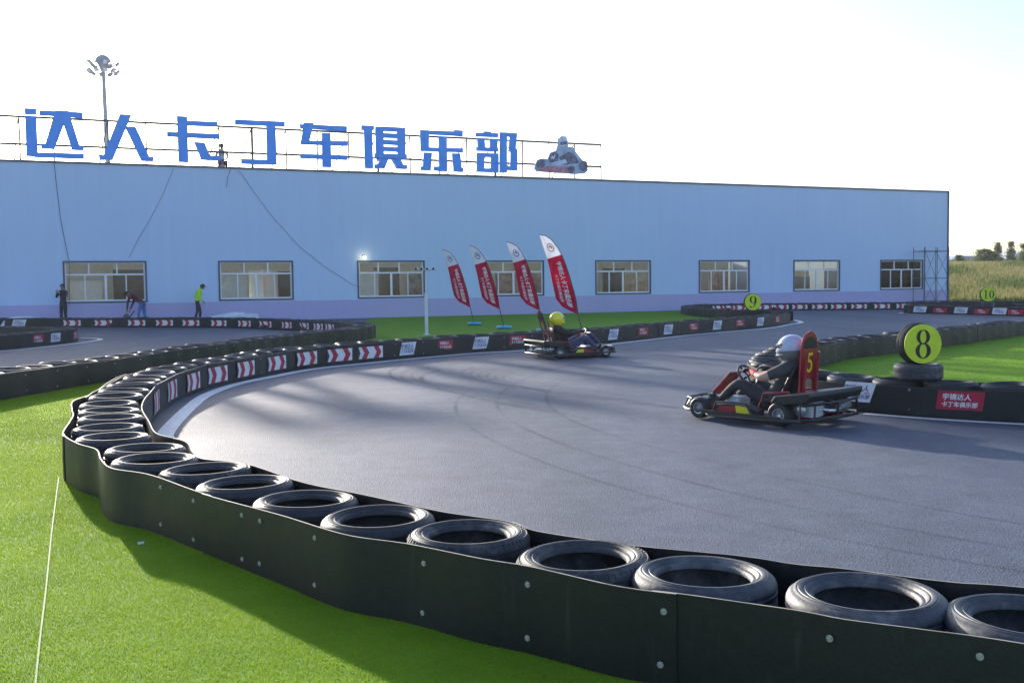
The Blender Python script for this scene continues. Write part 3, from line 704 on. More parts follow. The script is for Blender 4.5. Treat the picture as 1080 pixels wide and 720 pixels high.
mb = MB(); mb.ubox(uL-.05, uR+.06, ZT, ZT+.09, -.3, .06); mb.ubox(uR, uR+.07, .05, ZT, -.2, .07); HL(mb).build('coping', DARKF, hall, recalc=False)
DEP = 24.
INW = mat('inner_wall', (.75, .72, .65), .8, var=.08)
mb = MB()
mb.ubox(uR-.22, uR, 0, ZT, -DEP, -.222); mb.ubox(uL, uL+.2, 0, ZT, -DEP, -.222)
HL(mb).build('end_wall', CLAD, hall, recalc=False)
mb = MB(); u = uL+.2       # rear wall with wide openings that let daylight in
while u < uR-.3:
    mb.ubox(u, u+1.6, 0, ZT, -DEP, -DEP+.2); e = min(u+6.2, uR-.22)
    if e > u+1.6: mb.ubox(u+1.6, e, 0, 3.4, -DEP, -DEP+.2); mb.ubox(u+1.6, e, 6.4, ZT, -DEP, -DEP+.2)
    u += 6.2
HL(mb).build('rear_wall', INW, hall, recalc=False)
ROOF = mat('roof_sheet', (.34, .37, .40), .6, var=.1)
mb = MB(); n = 60
mid = -DEP/2; rz = ZT+.75
for (o0, z0_, o1, z1_) in ((-.32, ZT-.05, mid, rz), (mid, rz, -DEP-.2, ZT-.05)):
    u = uL
    while u < uR-.1:
        e = min(u+2.2, uR); a, b, c, d = WP(u, z0_, o0), WP(e, z0_, o0), WP(e, z1_, o1), WP(u, z1_, o1); k = Vector((0, 0, -.12))
        mb.add([a, b, c, d, a+k, b+k, c+k, d+k], [(0, 1, 2, 3), (7, 6, 5, 4), (0, 4, 5, 1), (1, 5, 6, 2), (2, 6, 7, 3), (3, 7, 4, 0)])
        u = e + (.9 if int((u-uL)/3.1) % 2 == 0 and o0 > -1 else 0)   # unseen gaps added between front roof sheets to brighten the hall inside
HL(mb).build('roof', ROOF, hall, recalc=False)
mb = MB(); mb.ubox(uL+.2, uR-.22, .012, .05, -DEP+.2, -.222); HL(mb).build('hall_floor', mat('hall_floor', (.60, .57, .50), .6, var=.1), hall, recalc=False)
# timber partitions inside, seen through the windows
WOOD = mat('plywood', (.66, .43, .20), .7, var=.25, scale=2.5); WOOD2 = mat('board_tan', (.78, .60, .38), .7, var=.2, scale=2); DKW = mat('dark_board', (.09, .07, .06), .8, var=.2)
MUR = mat('print_board', (.50, .44, .36), .7, col2=(.16, .08, .06), scale=2.2, det=6)
rnd = random.Random(4); WBD = mat('pale_board', (.8, .8, .8), .7, var=.05); REDB = mat('red_brown_board', (.34, .12, .09), .7, col2=(.6, .45, .35), scale=3)
for wi, w in enumerate(WIN):
    for j in range(4):
        a = w-3.0+j*1.65+rnd.uniform(-.2, .2); hgt = rnd.uniform(2.0, 2.7) if wi < 5 else rnd.uniform(1.9, 2.4); off = -2.6-rnd.uniform(0, 2.2)
        mb = MB(); mb.ubox(a, a+1.45, .052, hgt, off-.06, off)
        m_ = rnd.choice([WOOD, WOOD2, WBD, MUR, DKW, REDB, WOOD2] if wi < 6 else [DKW, DKW, WOOD])
        for t_ in range(3): mb.ubox(a+.1+t_*.6, a+.15+t_*.6, .052, hgt-.1, off+.002, off+.04)
        mb.build('display_board', m_, recalc=False, label=f'upright board inside the hall, {ordn(j+1)} from the left behind the {ordn(wi+1)} window', cat='board', group='boards standing inside the hall')
GLASS = glass_mat()
mullions = {0: (.30, .64), 1: (.34, .66), 2: (.31, .62), 3: (.33, .66)}
for wi, w in enumerate(WIN):
    mb = MB(); t = .06; f0 = -.10; f1 = -.03; a, b = wl[wi], wr[wi]
    def bar(u0_, u1_, z0_, z1_, p=0.): mb.ubox(u0_, u1_, z0_, z1_, f0-p, f1+p)
    bar(a+.05, a+.05+t, Z0+.05, Z1-.05); bar(b-.05-t, b-.05, Z0+.05, Z1-.05); bar(a+.05+t, b-.05-t, Z0+.05, Z0+.05+t*1.2); bar(a+.05+t, b-.05-t, Z1-.05-t*.7, Z1-.05)
    zt = Z0+(Z1-Z0)*.66; bar(a+.05+t, b-.05-t, zt, zt+.075, .003)
    for fr in (.25, .5, .75):
        ww = .10 if fr == .5 else .05; c = a+(b-a)*fr; bar(c-ww/2, c+ww/2, Z0+.05+t*1.2, zt, 0.)
    for fr in (mullions.get(wi, (.333, .666))):
        c = a+(b-a)*fr; bar(c-.03, c+.03, zt+.075, Z1-.05-t*.7)
    win = HL(mb).build('window', WINW, hall, recalc=False)
    mb = MB(); mb.ubox(a, a+.05, Z0, Z1, -.14, .035); mb.ubox(b-.05, b, Z0, Z1, -.14, .035); mb.ubox(a+.05, b-.05, Z0, Z0+.05, -.14, .035); mb.ubox(a+.05, b-.05, Z1-.05, Z1, -.14, .035)
    mb.ubox(a-.025, a, Z0-.025, Z1+.025, .002, .03); mb.ubox(b, b+.025, Z0-.025, Z1+.025, .002, .03); mb.ubox(a, b, Z1, Z1+.025, .002, .03); mb.ubox(a, b, Z0-.025, Z0, .002, .03)
    HL(mb).build('window_surround', DARKF, win, recalc=False)
    mb = MB(); mb.ubox(a+.08, b-.08, Z0+.08, Z1-.08, -.068, -.062); HL(mb).build('pane', GLASS, win, recalc=False)
# lamp on the wall beside the third window
lu, lz = WU(383.5, 271.5); lp = WP(lu, lz, .14)
lamp = empty('wall_lamp', WP(lu, lz, 0), label='small lit yellow lamp at the top corner of the third window', cat='lamp')
mb = MB(); mb.tube([(0, 0, .06), tuple(N*.14+Vector((0, 0, .06)))], .018); mb.box(N*.015+Vector((0, 0, .06)), (.08, .08, .1)); mb.build('bracket', BSTEEL, lamp)
mb = MB(); mb.ball(N*.16, .075, 14); mb.build('bulb', mat('lit_bulb', (1, .9, .6), .5, emit=((1, .8, .4), 3)), lamp)
li = bpy.data.lights.new('lamp_glow', 'POINT'); li.energy = 1.2; li.color = (1, .8, .45); li.shadow_soft_size = .08; lo = bpy.data.objects.new('lamp_glow', li); COL.objects.link(lo); lo.location = lp+N*.16; 

# ------------------------------------------------------------------ roof sign
SO = -.12
SIGNB = mat('sign_blue', (.035, .30, .90), .45, var=.06, scale=2); SIGNS = mat('sign_side', (.04, .11, .27), .5)
def grow(q, d):
    n = len(q); A = sum(q[i][0]*q[(i+1) % n][1]-q[(i+1) % n][0]*q[i][1] for i in range(n)); sg = 1 if A > 0 else -1; out = []
    for i in range(n):
        a, b, c = Vector(q[i-1]), Vector(q[i]), Vector(q[(i+1) % n]); e1 = (b-a).normalized(); e2 = (c-b).normalized()
        n1 = Vector((e1.y, -e1.x))*sg; n2 = Vector((e2.y, -e2.x))*sg; k = (n1+n2)/max(.35, 1+n1.dot(n2)); out.append(tuple(b+k*d))
    return out
def glyph(name, polys, label):
    """polys in picture-survey coordinates projected on the sign plane"""
    mb = MB()
    conv = lambda pl: [WU(x, y, SO) for x, y in pl]
    for i, pl in enumerate(polys):
        q = grow(conv(pl), .03); e = .0025*i
        mb.prism(q, lambda a, b: WP(a, b, SO-.16-e), lambda a, b: WP(a, b, SO+.02+e))
    o = mb.build(name, [SIGNB], recalc=True, label=label, cat='sign letter', group='blue characters of the rooftop sign'); return o
def cv(pts, sx, sy, ox, oy): return [(ox+x/sx, oy+y/sy) for x, y in pts]
K4 = (5.54, 5.54, 0, 60); K7 = (7.714, 7.714, 170, 110); K8 = (8.308, 8.308, 310, 120); K9 = (8.308, 8.308, 430, 125)
R_ = lambda x0, y0, x1, y1, sk=.0, k=0.03: [(x0, y0), (x1, y0+(x1-x0)*k), (x1+sk, y1+(x1-x0)*k), (x0+sk, y1)]
glyph('sign_letter', [cv(p, *K4) for p in [
    [(147, 303), (208, 306), (209, 334), (148, 331)], [(149, 347), (209, 350), (218, 580), (158, 576)],
    [(232, 316), (480, 328), (480, 353), (232, 337)], [(325, 318), (398, 320), (316, 534), (262, 532)], [(352, 322), (398, 320), (468, 540), (422, 540)],
    [(243, 510), (318, 514), (316, 536), (246, 531)], [(424, 518), (487, 521), (487, 543), (424, 540)], [(205, 561), (488, 569), (488, 592), (205, 583)]]], 'first blue rooftop character, a wide one with a tall bar on its left')
glyph('sign_letter', [cv(p, *K4) for p in [
    [(703, 338), (764, 341), (656, 600), (600, 597)], [(735, 410), (790, 412), (878, 604), (828, 604)], [(580, 576), (618, 578), (606, 600), (584, 598)], [(845, 585), (893, 588), (893, 607), (830, 605)]]], 'second blue rooftop character, shaped like two spread legs')
glyph('sign_letter', [cv(p, *K7) for p in [
    [(132, 100), (207, 104), (217, 468), (147, 465)], [(208, 138), (455, 148), (455, 178), (208, 168)], [(52, 229), (472, 246), (472, 278), (52, 258)],
    [(275, 311), (350, 317), (405, 450), (330, 446)], [(330, 420), (478, 424), (478, 455), (330, 447)]]], 'third blue rooftop character, upright bar crossed by two bars')
glyph('sign_letter', [cv(p, *K7) for p in [
    [(604, 129), (1002, 146), (1002, 177), (604, 160)], [(858, 150), (925, 153), (936, 488), (866, 486)], [(655, 449), (870, 456), (870, 487), (655, 480)]]], 'fourth blue rooftop character, a sharp reversed bracket shape')
glyph('sign_letter', [cv(p, *K8) for p in [
    [(55, 96), (90, 97), (90, 124), (58, 122)], [(88, 82), (168, 86), (125, 266), (60, 262)], [(150, 100), (460, 115), (460, 147), (150, 127)], [(62, 238), (465, 246), (465, 277), (62, 263)],
    [(247, 173), (317, 175), (323, 464), (252, 462)], [(60, 356), (465, 370), (465, 400), (60, 385)]]], 'fifth blue rooftop character, with three crossbars and middle stem')
glyph('sign_letter', [cv(p, *K8) for p in [
    [(592, 106), (697, 110), (697, 138), (592, 136)], [(615, 112), (680, 114), (690, 474), (625, 472)],
    [(714, 116), (780, 119), (784, 384), (722, 380)], [(905, 126), (970, 128), (974, 388), (912, 384)], [(714, 116), (970, 127), (970, 152), (714, 144)],
    [(772, 174), (912, 180), (912, 210), (772, 204)], [(772, 232), (912, 240), (912, 270), (772, 262)], [(772, 292), (912, 300), (912, 328), (772, 320)], [(708, 352), (985, 362), (985, 390), (708, 380)],
    [(752, 396), (822, 400), (792, 474), (736, 470)], [(864, 400), (930, 402), (968, 478), (908, 478)], [(708, 448), (750, 450), (750, 474), (708, 472)], [(940, 452), (986, 454), (986, 480), (940, 478)]]], 'sixth blue rooftop character, a ladder shape beside a tall bar')
glyph('sign_letter', [cv(p, *K9) for p in [
    [(110, 106), (182, 108), (182, 280), (116, 278)], [(180, 110), (410, 118), (410, 146), (180, 134)], [(408, 106), (478, 110), (478, 152), (408, 146)], [(120, 256), (480, 266), (480, 292), (120, 280)],
    [(272, 160), (338, 162), (342, 458), (278, 456)], [(230, 425), (290, 426), (290, 456), (230, 450)], [(142, 302), (208, 304), (198, 450), (132, 448)], [(116, 424), (150, 425), (150, 448), (116, 446)],
    [(390, 310), (456, 312), (470, 462), (406, 458)], [(440, 434), (482, 436), (482, 464), (440, 462)]]], 'seventh blue rooftop character, with side strokes under a hooked roof')
glyph('sign_letter', [cv(p, *K9) for p in [
    [(598, 128), (788, 134), (788, 160), (598, 152)], [(668, 118), (728, 120), (728, 134), (668, 130)], [(612, 176), (668, 178), (676, 262), (618, 260)], [(722, 180), (784, 182), (780, 264), (722, 262)], [(602, 256), (788, 262), (788, 284), (602, 278)],
    [(606, 306), (666, 308), (666, 464), (606, 462)], [(730, 310), (790, 312), (790, 468), (730, 466)], [(606, 306), (790, 312), (790, 334), (606, 330)], [(606, 440), (790, 444), (790, 468), (606, 462)],
    [(806, 126), (864, 128), (864, 470), (806, 468)], [(860, 128), (952, 134), (952, 158), (860, 152)], [(894, 150), (952, 152), (940, 262), (884, 270)], [(884, 258), (940, 258), (956, 290), (956, 440), (900, 440), (900, 290)], [(862, 424), (956, 428), (956, 450), (862, 446)]]], 'eighth blue rooftop character, last before the kart picture')
# steel frame
FR = mat('frame_steel', (.09, .085, .085), .6, var=.2, scale=2)
ft_px = [(-30, 119.6), (300, 135.8), (636, 152.2)]
zt1 = WU(300, 135.8, SO)[1]; ut0 = WU(-60, 119, SO)[0]; ut1 = WU(636, 152, SO)[0]; zm = WU(300, 162.3, SO)[1]
print('frame top z', [WU(x, y, SO)[1] for x, y in ft_px], 'mid', WU(0, 148, SO), WU(636, 172, SO))
sf = empty('sign_rack', WP(ut0, ZT, SO-.3), label='thin dark steel frame carrying the blue rooftop characters', cat='sign rack')
io = -sf.location
def ft(u): # rail height along the sign
    t = (u-ut0)/(ut1-ut0); return zt1
mb = MB()
for zz in (zt1, zm): mb.tube([WP(ut0, zz, SO-.25)+io, WP(ut1, zz, SO-.25)+io], .055, 6)
mb.build('rail', FR, sf)
uu = ut1; step_u = 2.05; kq = 0
pxs = [-40, 21, 57, 115, 155, 232, 267, 303, 336, 369, 400, 434, 465, 494, 524, 553, 581, 608, 636]
for x in pxs:
    u = WU(x, 160, SO)[0]; heavy = x in (267, 400, 524)
    mb = MB(); mb.tube([WP(u, ZT-.25, SO-.25)+io, WP(u, zt1, SO-.25)+io],   .07 if heavy else .04, 6); mb.build('post', FR, sf)
    if kq % 2 == 1 or heavy:
        mb = MB(); mb.tube([WP(u-.05, zt1-.1, SO-.28)+io, WP(u-.35, ZT+.25, SO-2.6)+io], .03, 6); mb.build('brace', FR, sf)
    kq += 1
# kart picture on a shaped board
bd_px = [(563, 177), (566, 169), (573, 167), (577, 168), (580, 161), (586, 159), (588, 152), (588, 147), (592, 143.5), (597, 144), (599, 149), (599, 155), (604, 155), (607, 160), (611, 165), (614, 169), (619, 171), (620, 180), (617, 183), (606, 184), (596, 183), (580, 182), (566, 181)]
pb = empty('picture_board', WP(*WU(592, 184, SO), SO), label='cut out rooftop picture of a helmeted driver in a kart', cat='sign board')
ip = -pb.location
def plate(poly, o0, o1, m_, name):
    mb = MB(); q = [WU(x, y, SO) for x, y in poly]; mb.prism(q, lambda a, b: WP(a, b, SO+o0)+ip, lambda a, b: WP(a, b, SO+o1)+ip); return mb.build(name, m_, pb)
PBG = mat('picture_greyblue', (.26, .34, .52), .5, col2=(.55, .62, .82), scale=4, det=6); PBD = mat('picture_dark', (.05, .06, .12), .5, col2=(.2, .2, .3), scale=5); PBR = mat('picture_red', (.45, .12, .2), .5, col2=(.6, .35, .45), scale=5); PBW = mat('picture_light', (.75, .82, .95), .5, col2=(.4, .5, .7), scale=5)
plate(bd_px, -.06, .02, PBG, 'board')
circ = lambda cx, cy, rx, ry, n=16: [(cx+rx*math.cos(2*PI*i/n), cy+ry*math.sin(2*PI*i/n)) for i in range(n)]
plate(circ(570, 173, 4.6, 5.4), .022, .05, PBD, 'front_wheel'); plate(circ(615, 175, 4.4, 5.4), .022, .05, PBD, 'front_wheel')
plate(circ(593.4, 149.5, 4.9, 5.6), .022, .06, PBW, 'helmet'); plate([(590, 150), (597, 149), (597.5, 152.5), (591, 153.5)], .062, .07, PBD, 'visor')
plate([(566, 178), (572, 175), (600, 176), (603, 181), (590, 183), (570, 181)], .022, .05, PBR, 'bumper'); plate([(578, 166), (584, 160), (589, 163), (588, 170), (580, 172)], .022, .05, PBD, 'nose_panel')
plate([(589, 166), (600, 160), (608, 166), (610, 172), (594, 174)], .022, .045, PBD, 'suit'); plate([(580.5, 166.5), (582, 164), (583, 166.5), (584.5, 163.5), (585.5, 164), (583.5, 168.5), (582.2, 166.8), (581.5, 168.5)], .052, .056, PBW, 'panel_mark')
plate(circ(602, 179, 4, 4), .022, .05, PBD, 'rear_wheel'); plate([(584, 171), (596, 168), (598, 172), (586, 175)], .047, .055, PBW, 'side_panel')

# cables down the facade
CAB = mat('cable', (.03, .035, .05), .6)
def cable(px, label, r=.011, o=.05):
    pts = []
    for x, y in px:
        u, z = WU(x, y, o); pts.append(WP(u, z, o))
    mb = MB(); P = catmull([(i, 0) for i in range(2)]) if False else pts
    mb.tube(P, r, 6); return mb.build('cable', CAB, label=label, cat='cable')
cable([(57, 171), (60, 200), (64, 232), (70, 262), (73, 276), (73, 322)], 'dark cable hanging from the roof to the first window')
cable([(183, 178), (172, 205), (158, 232), (146, 252), (136, 272)], 'faint cable slanting across the wall above the first window', .007)
cable([(252, 180), (268, 203), (290, 232), (318, 262), (345, 283), (372, 300), (382, 303)], 'long slack cable slanting from the roof to the third window', .008)
cable([(243, 179), (240, 188), (239, 198)], 'short loose cable end under the rooftop worker', .011)

# ------------------------------------------------------------------ people
SUITS = {}
def skin_body(name, verts, edges, radii, segmat, mats, parent, sub=1, root=0):
    me = bpy.data.meshes.new('sk'); me.from_pydata([tuple(v) for v in verts], edges, []); o = bpy.data.objects.new('sk', me); COL.objects.link(o)
    md = o.modifiers.new('s', 'SKIN'); md.use_smooth_shade = True
    for i, sv in enumerate(me.skin_vertices[0].data):
        r = radii[i]; sv.radius = (r, r) if not isinstance(r, tuple) else r; sv.use_root = (i == root)
    ss = o.modifiers.new('u', 'SUBSURF'); ss.levels = sub; ss.render_levels = sub
    dg = bpy.context.evaluated_depsgraph_get(); nm = bpy.data.meshes.new_from_object(o.evaluated_get(dg)); bpy.data.objects.remove(o)
    nm.name = name
    nm.materials.clear()
    for m_ in mats: nm.materials.append(m_)
    V = [Vector(v) for v in verts]
    for p in nm.polygons:
        c = p.center; best = (1e9, 0)
        for (a, b), k in zip(edges, segmat):
            A, B = V[a], V[b]; d = B-A; t = max(0, min(1, (c-A).dot(d)/max(1e-9, d.length_squared))); ra = radii[a] if not isinstance(radii[a], tuple) else radii[a][0]; rb = radii[b] if not isinstance(radii[b], tuple) else radii[b][0]
            dist = (c-(A+d*t)).length-(ra*(1-t)+rb*t)
            if dist < best[0]: best = (dist, k)
        p.material_index = best[1]; p.use_smooth = True
    ob = bpy.data.objects.new(name, nm); COL.objects.link(ob)
    if parent: ob.parent = parent
    return ob
def person(name, J, mats, loc, rz, label, scale=1., helmet=None, hair=None, gloves=False, shoe=None):
    """J: joint dict (m). mats order: 0 skin 1 top 2 trousers 3 shoes/gloves 4 hair"""
    V = []; E = []; R = []; S = []; ix = {}
    def j(n, p, r): ix[n] = len(V); V.append(Vector(p)); R.append(r)
    def e(a, b, k): E.append((ix[a], ix[b])); S.append(k)
    j('hip', J['hip'], (.15, .12)); j('waist', J['waist'], (.135, .105)); j('chest', J['chest'], (.165, .12)); j('collar', J['collar'], (.09, .08)); j('neck', J['neck'], .056)
    j('head', J['head'], (.088, .098)); j('crown', J['crown'], (.07, .075))
    e('hip', 'waist', 1); e('waist', 'chest', 1); e('chest', 'collar', 1); e('collar', 'neck', 0); e('neck', 'head', 0); e('head', 'crown', 4 if hair else 0)
    face = J.get('face')
    if face is not None: j('nose', Vector(J['head'])+Vector(face)*.105+Vector((0, 0, -.01)), .018); e('head', 'nose', 0)
    sl = J.get('sleeve', 1)
    for s in ('l', 'r'):
        j('sh'+s, J['sh'+s], .066); j('ua'+s, Vector(J['sh'+s]).lerp(Vector(J['el'+s]), .62), .056); j('el'+s, J['el'+s], .046); j('wr'+s, J['wr'+s], .031)
        e('collar', 'sh'+s, 1); e('sh'+s, 'ua'+s, 1); e('ua'+s, 'el'+s, 1 if sl else 0); e('el'+s, 'wr'+s, 1 if sl else 0)
        j('th'+s, J['th'+s], .092); j('kn'+s, J['kn'+s], .062); j('an'+s, J['an'+s], .046); j('to'+s, J['to'+s], .038)
        e('hip', 'th'+s, 2); e('th'+s, 'kn'+s, 2); e('kn'+s, 'an'+s, 2); e('an'+s, 'to'+s, 3)
        # hand: palm and five fingers, slightly curled towards J['grip']
        w, el = V[ix['wr'+s]], V[ix['el'+s]]; d = (w-el).normalized(); cu = Vector(J.get('curl', (0, 0, -1))); sd = d.cross(cu)
        sd = sd.normalized() if sd.length > .1 else Vector((1, 0, 0)); cu = sd.cross(d)*-1; cu = -cu if cu.dot(Vector(J.get('curl', (0, 0, -1)))) < 0 else cu
        j('pa'+s, w+d*.06, (.036, .026)); e('wr'+s, 'pa'+s, 3 if gloves else 0)
        for fi, off, ln in (('i', .030, .075), ('m', .010, .082), ('n', -.010, .076), ('p', -.030, .062)):
            b0 = w+d*.105+sd*off; j('f'+fi+s, b0, .011); e('pa'+s, 'f'+fi+s, 3 if gloves else 0)
            j('g'+fi+s, b0+d*ln*.42+cu*ln*.35, .0095); e('f'+fi+s, 'g'+fi+s, 3 if gloves else 0)
            j('h'+fi+s, b0+d*ln*.45+cu*ln*.85, .008); e('g'+fi+s, 'h'+fi+s, 3 if gloves else 0)
        j('t'+s, w+d*.05+sd*.052, .012); e('pa'+s, 't'+s, 3 if gloves else 0); j('u'+s, w+d*.09+sd*.062+cu*.03, .0095); e('t'+s, 'u'+s, 3 if gloves else 0)
    root = empty(name, loc, rz, label=label, cat='person'); root.scale = (scale,)*3
    mlist = [mats['skin'], mats['top'], mats['legs'], mats['shoe'], mats.get('hair', mats['skin'])]
    if helmet:
        fat = {'hip', 'waist', 'chest', 'collar', 'shl', 'shr', 'ual', 'uar', 'ell', 'elr', 'thl', 'thr', 'knl', 'knr'}
        for k_, i_ in ix.items():
            if k_ in fat: R[i_] = tuple(c*1.17 for c in R[i_]) if isinstance(R[i_], tuple) else R[i_]*1.17
    skin_body('body', V, E, R, S, mlist, root, 2)
    head = Vector(J['head']); up = (Vector(J['crown'])-head).normalized(); fc = Vector(face if face is not None else (1, 0, 0)).normalized()
    fc = (fc-up*fc.dot(up)).normalized(); sd = up.cross(fc); T = Matrix((fc, sd, up)).transposed()
    if helmet:
        mb = MB(); c = head+up*.035; sg, h = 28, 14; vs = []
        for i in range(h+1):
            th = PI*i/h*.86
            for k in range(sg):
                a = 2*PI*k/sg; rx = .168*math.sin(th); chin = .02*math.sin(th) if (math.cos(a) > 0 and th > 1.6) else 0
                vs.append(c+T @ Vector(((rx+chin)*math.cos(a), .138*math.sin(th)*math.sin(a), .152*math.cos(th)*(1.12 if th > 1.57 else 1))))
        mb.add(vs, [(i*sg+k, (i+1)*sg+k, (i+1)*sg+(k+1) % sg, i*sg+(k+1) % sg) for i in range(h) for k in range(sg)], 0, True)
        for i in range(h):        # decals: darker lower shell
            for k in range(sg):
                th = (i+.5)/h*.86; a = 2*PI*(k+.5)/sg
                mb.m[i*sg+k] = 1 if (th > .56 and abs(a-PI) > .0) else 0
                if .34 < th < .52 and (a < 1.05 or a > 2*PI-1.05): mb.m[i*sg+k] = 2
        hm = mb.build('helmet', [helmet[0], helmet[1], mat('visor', (.02, .022, .03), .08, coat=.5)], root)
        mb = MB(); mb.tube([c+T @ Vector((.176*math.cos(a), .143*math.sin(a), -.075)) for a in np.linspace(-1.25, 1.25, 13)], .011, 6); mb.tube([c+T @ Vector((.172*math.cos(a), .140*math.sin(a), .045)) for a in np.linspace(-1.15, 1.15, 13)], .007, 6); mb.build('helmet_trim', helmet[1], hm)
    if hair:
        mb = MB(); sg, h = 18, 8; c = head+up*.022; vs = []
        for i in range(h+1):
            th = PI*i/h*.62
            for k in range(sg):
                a = 2*PI*k/sg; cut = 1.0 if math.cos(a) < .25 else .72
                vs.append(c+T @ Vector((.112*math.sin(th*cut)*math.cos(a)-.008, .098*math.sin(th*cut)*math.sin(a), .125*math.cos(th*cut))))
        mb.add(vs, [(i*sg+k, (i+1)*sg+k, (i+1)*sg+(k+1) % sg, i*sg+(k+1) % sg) for i in range(h) for k in range(sg)], 0, True)
        if hair[0] == 'cap': mb.lathe([(0, .012), (.075, .008), (.08, 0), (0, -.006)], 16, T=Matrix.Translation(c+T @ Vector((.12, 0, .035))) @ T.to_4x4() @ Matrix.Diagonal((1.1, 1, 1, 1)))
        mb.build('cap' if hair[0] == 'cap' else 'hair', hair[1], root)
    return root

def stand(**o):
    J = dict(hip=(0, 0, .93), waist=(0, 0, 1.08), chest=(0, 0, 1.28), collar=(0, 0, 1.44), neck=(.01, 0, 1.51), head=(.03, 0, 1.61), crown=(.025, 0, 1.69), face=(1, 0, 0),
             shl=(0, .19, 1.41), ell=(-.02, .25, 1.13), wrl=(.06, .25, .9), shr=(0, -.19, 1.41), elr=(-.02, -.25, 1.13), wrr=(.06, -.25, .9),
             thl=(0, .10, .86), knl=(.02, .11, .48), anl=(-.02, .12, .08), tol=(.14, .13, .045), thr=(0, -.10, .86), knr=(.02, -.11, .48), anr=(-.02, -.12, .08), tor=(.14, -.13, .045))
    J.update(o); return J
cloth = lambda n, c, v=.15: mat(n, c, .85, var=v, scale=9, bump=.3, bscale=14)
NAVY = cloth('dark_navy_cloth', (.018, .02, .035)); HAIR = mat('black_hair', (.012, .011, .012), .6); SHOE = mat('dark_shoe', (.03, .03, .035), .7)
def gpt(px, py, z=0.): return G(px, py, z)
pb1 = WP(WU(67, 320)[0], 0, .95)
person('person', stand(ell=(.12, .24, 1.18), wrl=(.26, .08, 1.36), elr=(.12, -.24, 1.18), wrr=(.26, -.08, 1.36), curl=(0, 0, 1)), dict(skin=SKIN, top=NAVY, legs=NAVY, shoe=SHOE, hair=HAIR), (pb1.x, pb1.y, .004), -1.9, 'person in dark clothes, hands raised to the face, left of the first window', 1.06, hair=('hair', HAIR))
pb2 = WP(WU(146, 320)[0], 0, 1.35)
MAR = cloth('maroon_cloth', (.12, .03, .045)); JEAN = cloth('blue_jeans', (.06, .17, .42))
Jb = stand(hip=(-.1, 0, .86), waist=(.02, 0, .97), chest=(.2, 0, 1.10), collar=(.36, 0, 1.18), neck=(.43, 0, 1.20), head=(.54, 0, 1.20), crown=(.60, 0, 1.24), face=(.6, 0, -.8),
           shl=(.33, .19, 1.15), ell=(.42, .22, .86), wrl=(.50, .12, .62), shr=(.33, -.19, 1.15), elr=(.42, -.22, .86), wrr=(.50, -.12, .62), thl=(-.1, .10, .80), knl=(.02, .12, .45), thr=(-.1, -.10, .80), knr=(-.1, -.12, .44), anr=(-.2, -.12, .08), tor=(-.04, -.13, .045))
person('person', Jb, dict(skin=SKIN, top=MAR, legs=JEAN, shoe=SHOE, hair=HAIR), (pb2.x, pb2.y, .004), PI-.15, 'person in maroon top and blue jeans bending over beside the first window', 1.12, hair=('hair', HAIR))
HV = mat('hi_vis_cloth', (.50, .80, .04), .8, var=.1, scale=10); DRK = cloth('dark_trousers', (.035, .03, .04))
pb3 = WP(WU(206, 320)[0], 0, 1.0)
Jc = stand(chest=(.05, 0, 1.27), collar=(.1, 0, 1.42), neck=(.14, 0, 1.48), head=(.22, 0, 1.55), crown=(.25, 0, 1.62), face=(.8, 0, -.6), shl=(.08, .18, 1.39), shr=(.08, -.18, 1.39), ell=(.02, .24, 1.12), wrl=(.2, .2, .95), elr=(.02, -.24, 1.12), wrr=(.2, -.2, .95), knl=(.1, .1, .48), anl=(.06, .1, .08), tol=(.22, .1, .045), knr=(-.02, -.1, .48), anr=(-.16, -.1, .09), tor=(0, -.1, .045))
person('person', Jc, dict(skin=SKIN, top=HV, legs=DRK, shoe=SHOE, hair=HAIR), (pb3.x, pb3.y, .004), .25, 'person in yellow green hi-vis top and dark cap looking down by the wall', 1.06, hair=('cap', BLACK))
GRW = cloth('pale_shirt', (.42, .40, .46)); pb4 = WP(WU(235, 178, -.5)[0], ZT, -.75)
Jr = stand(hip=(0, 0, .35), waist=(0, 0, .5), chest=(.03, 0, .72), collar=(.05, 0, .88), neck=(.05, 0, .97), head=(.07, 0, 1.08), crown=(.07, 0, 1.16), shl=(.05, .19, .84), shr=(.05, -.19, .84), ell=(.12, .26, .6), wrl=(.3, .1, .52), elr=(.12, -.26, .6), wrr=(.3, -.1, .52),
           thl=(.02, .1, .32), knl=(.36, .16, .45), anl=(.3, .15, .08), tol=(.42, .16, .045), thr=(.02, -.1, .32), knr=(.36, -.16, .45), anr=(.3, -.15, .08), tor=(.42, -.16, .045))
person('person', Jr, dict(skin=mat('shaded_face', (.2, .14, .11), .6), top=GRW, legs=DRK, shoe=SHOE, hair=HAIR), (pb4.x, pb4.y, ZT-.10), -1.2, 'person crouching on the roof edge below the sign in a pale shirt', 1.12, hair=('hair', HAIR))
# small machine the bending worker handles
pm = pb2+Vector((-.62, -.05, .004)); mc = empty('ground_tamper', (pm.x, pm.y, .004), .2, label='small dark machine on the ground before the bending worker', cat='machine')
mb = MB(); mb.box((0, 0, .1), (.42, .34, .16)); mb.build('base', BSTEEL, mc, bevel=.02)
mb = MB(); mb.box((0, 0, .30), (.26, .24, .22)); mb.lathe([(0, 0), (.09, 0), (.09, .06), (0, .08)], 14, T=Matrix.Translation((0, 0, .41))); mb.build('engine', mat('machine_grey', (.10, .11, .12), .5, var=.2), mc, bevel=.015)
mb = MB(); mb.tube([(.12, -.1, .3), (.36, -.1, .62), (.36, .1, .62), (.12, .1, .3)], .014, 6); mb.build('handle', BSTEEL, mc)

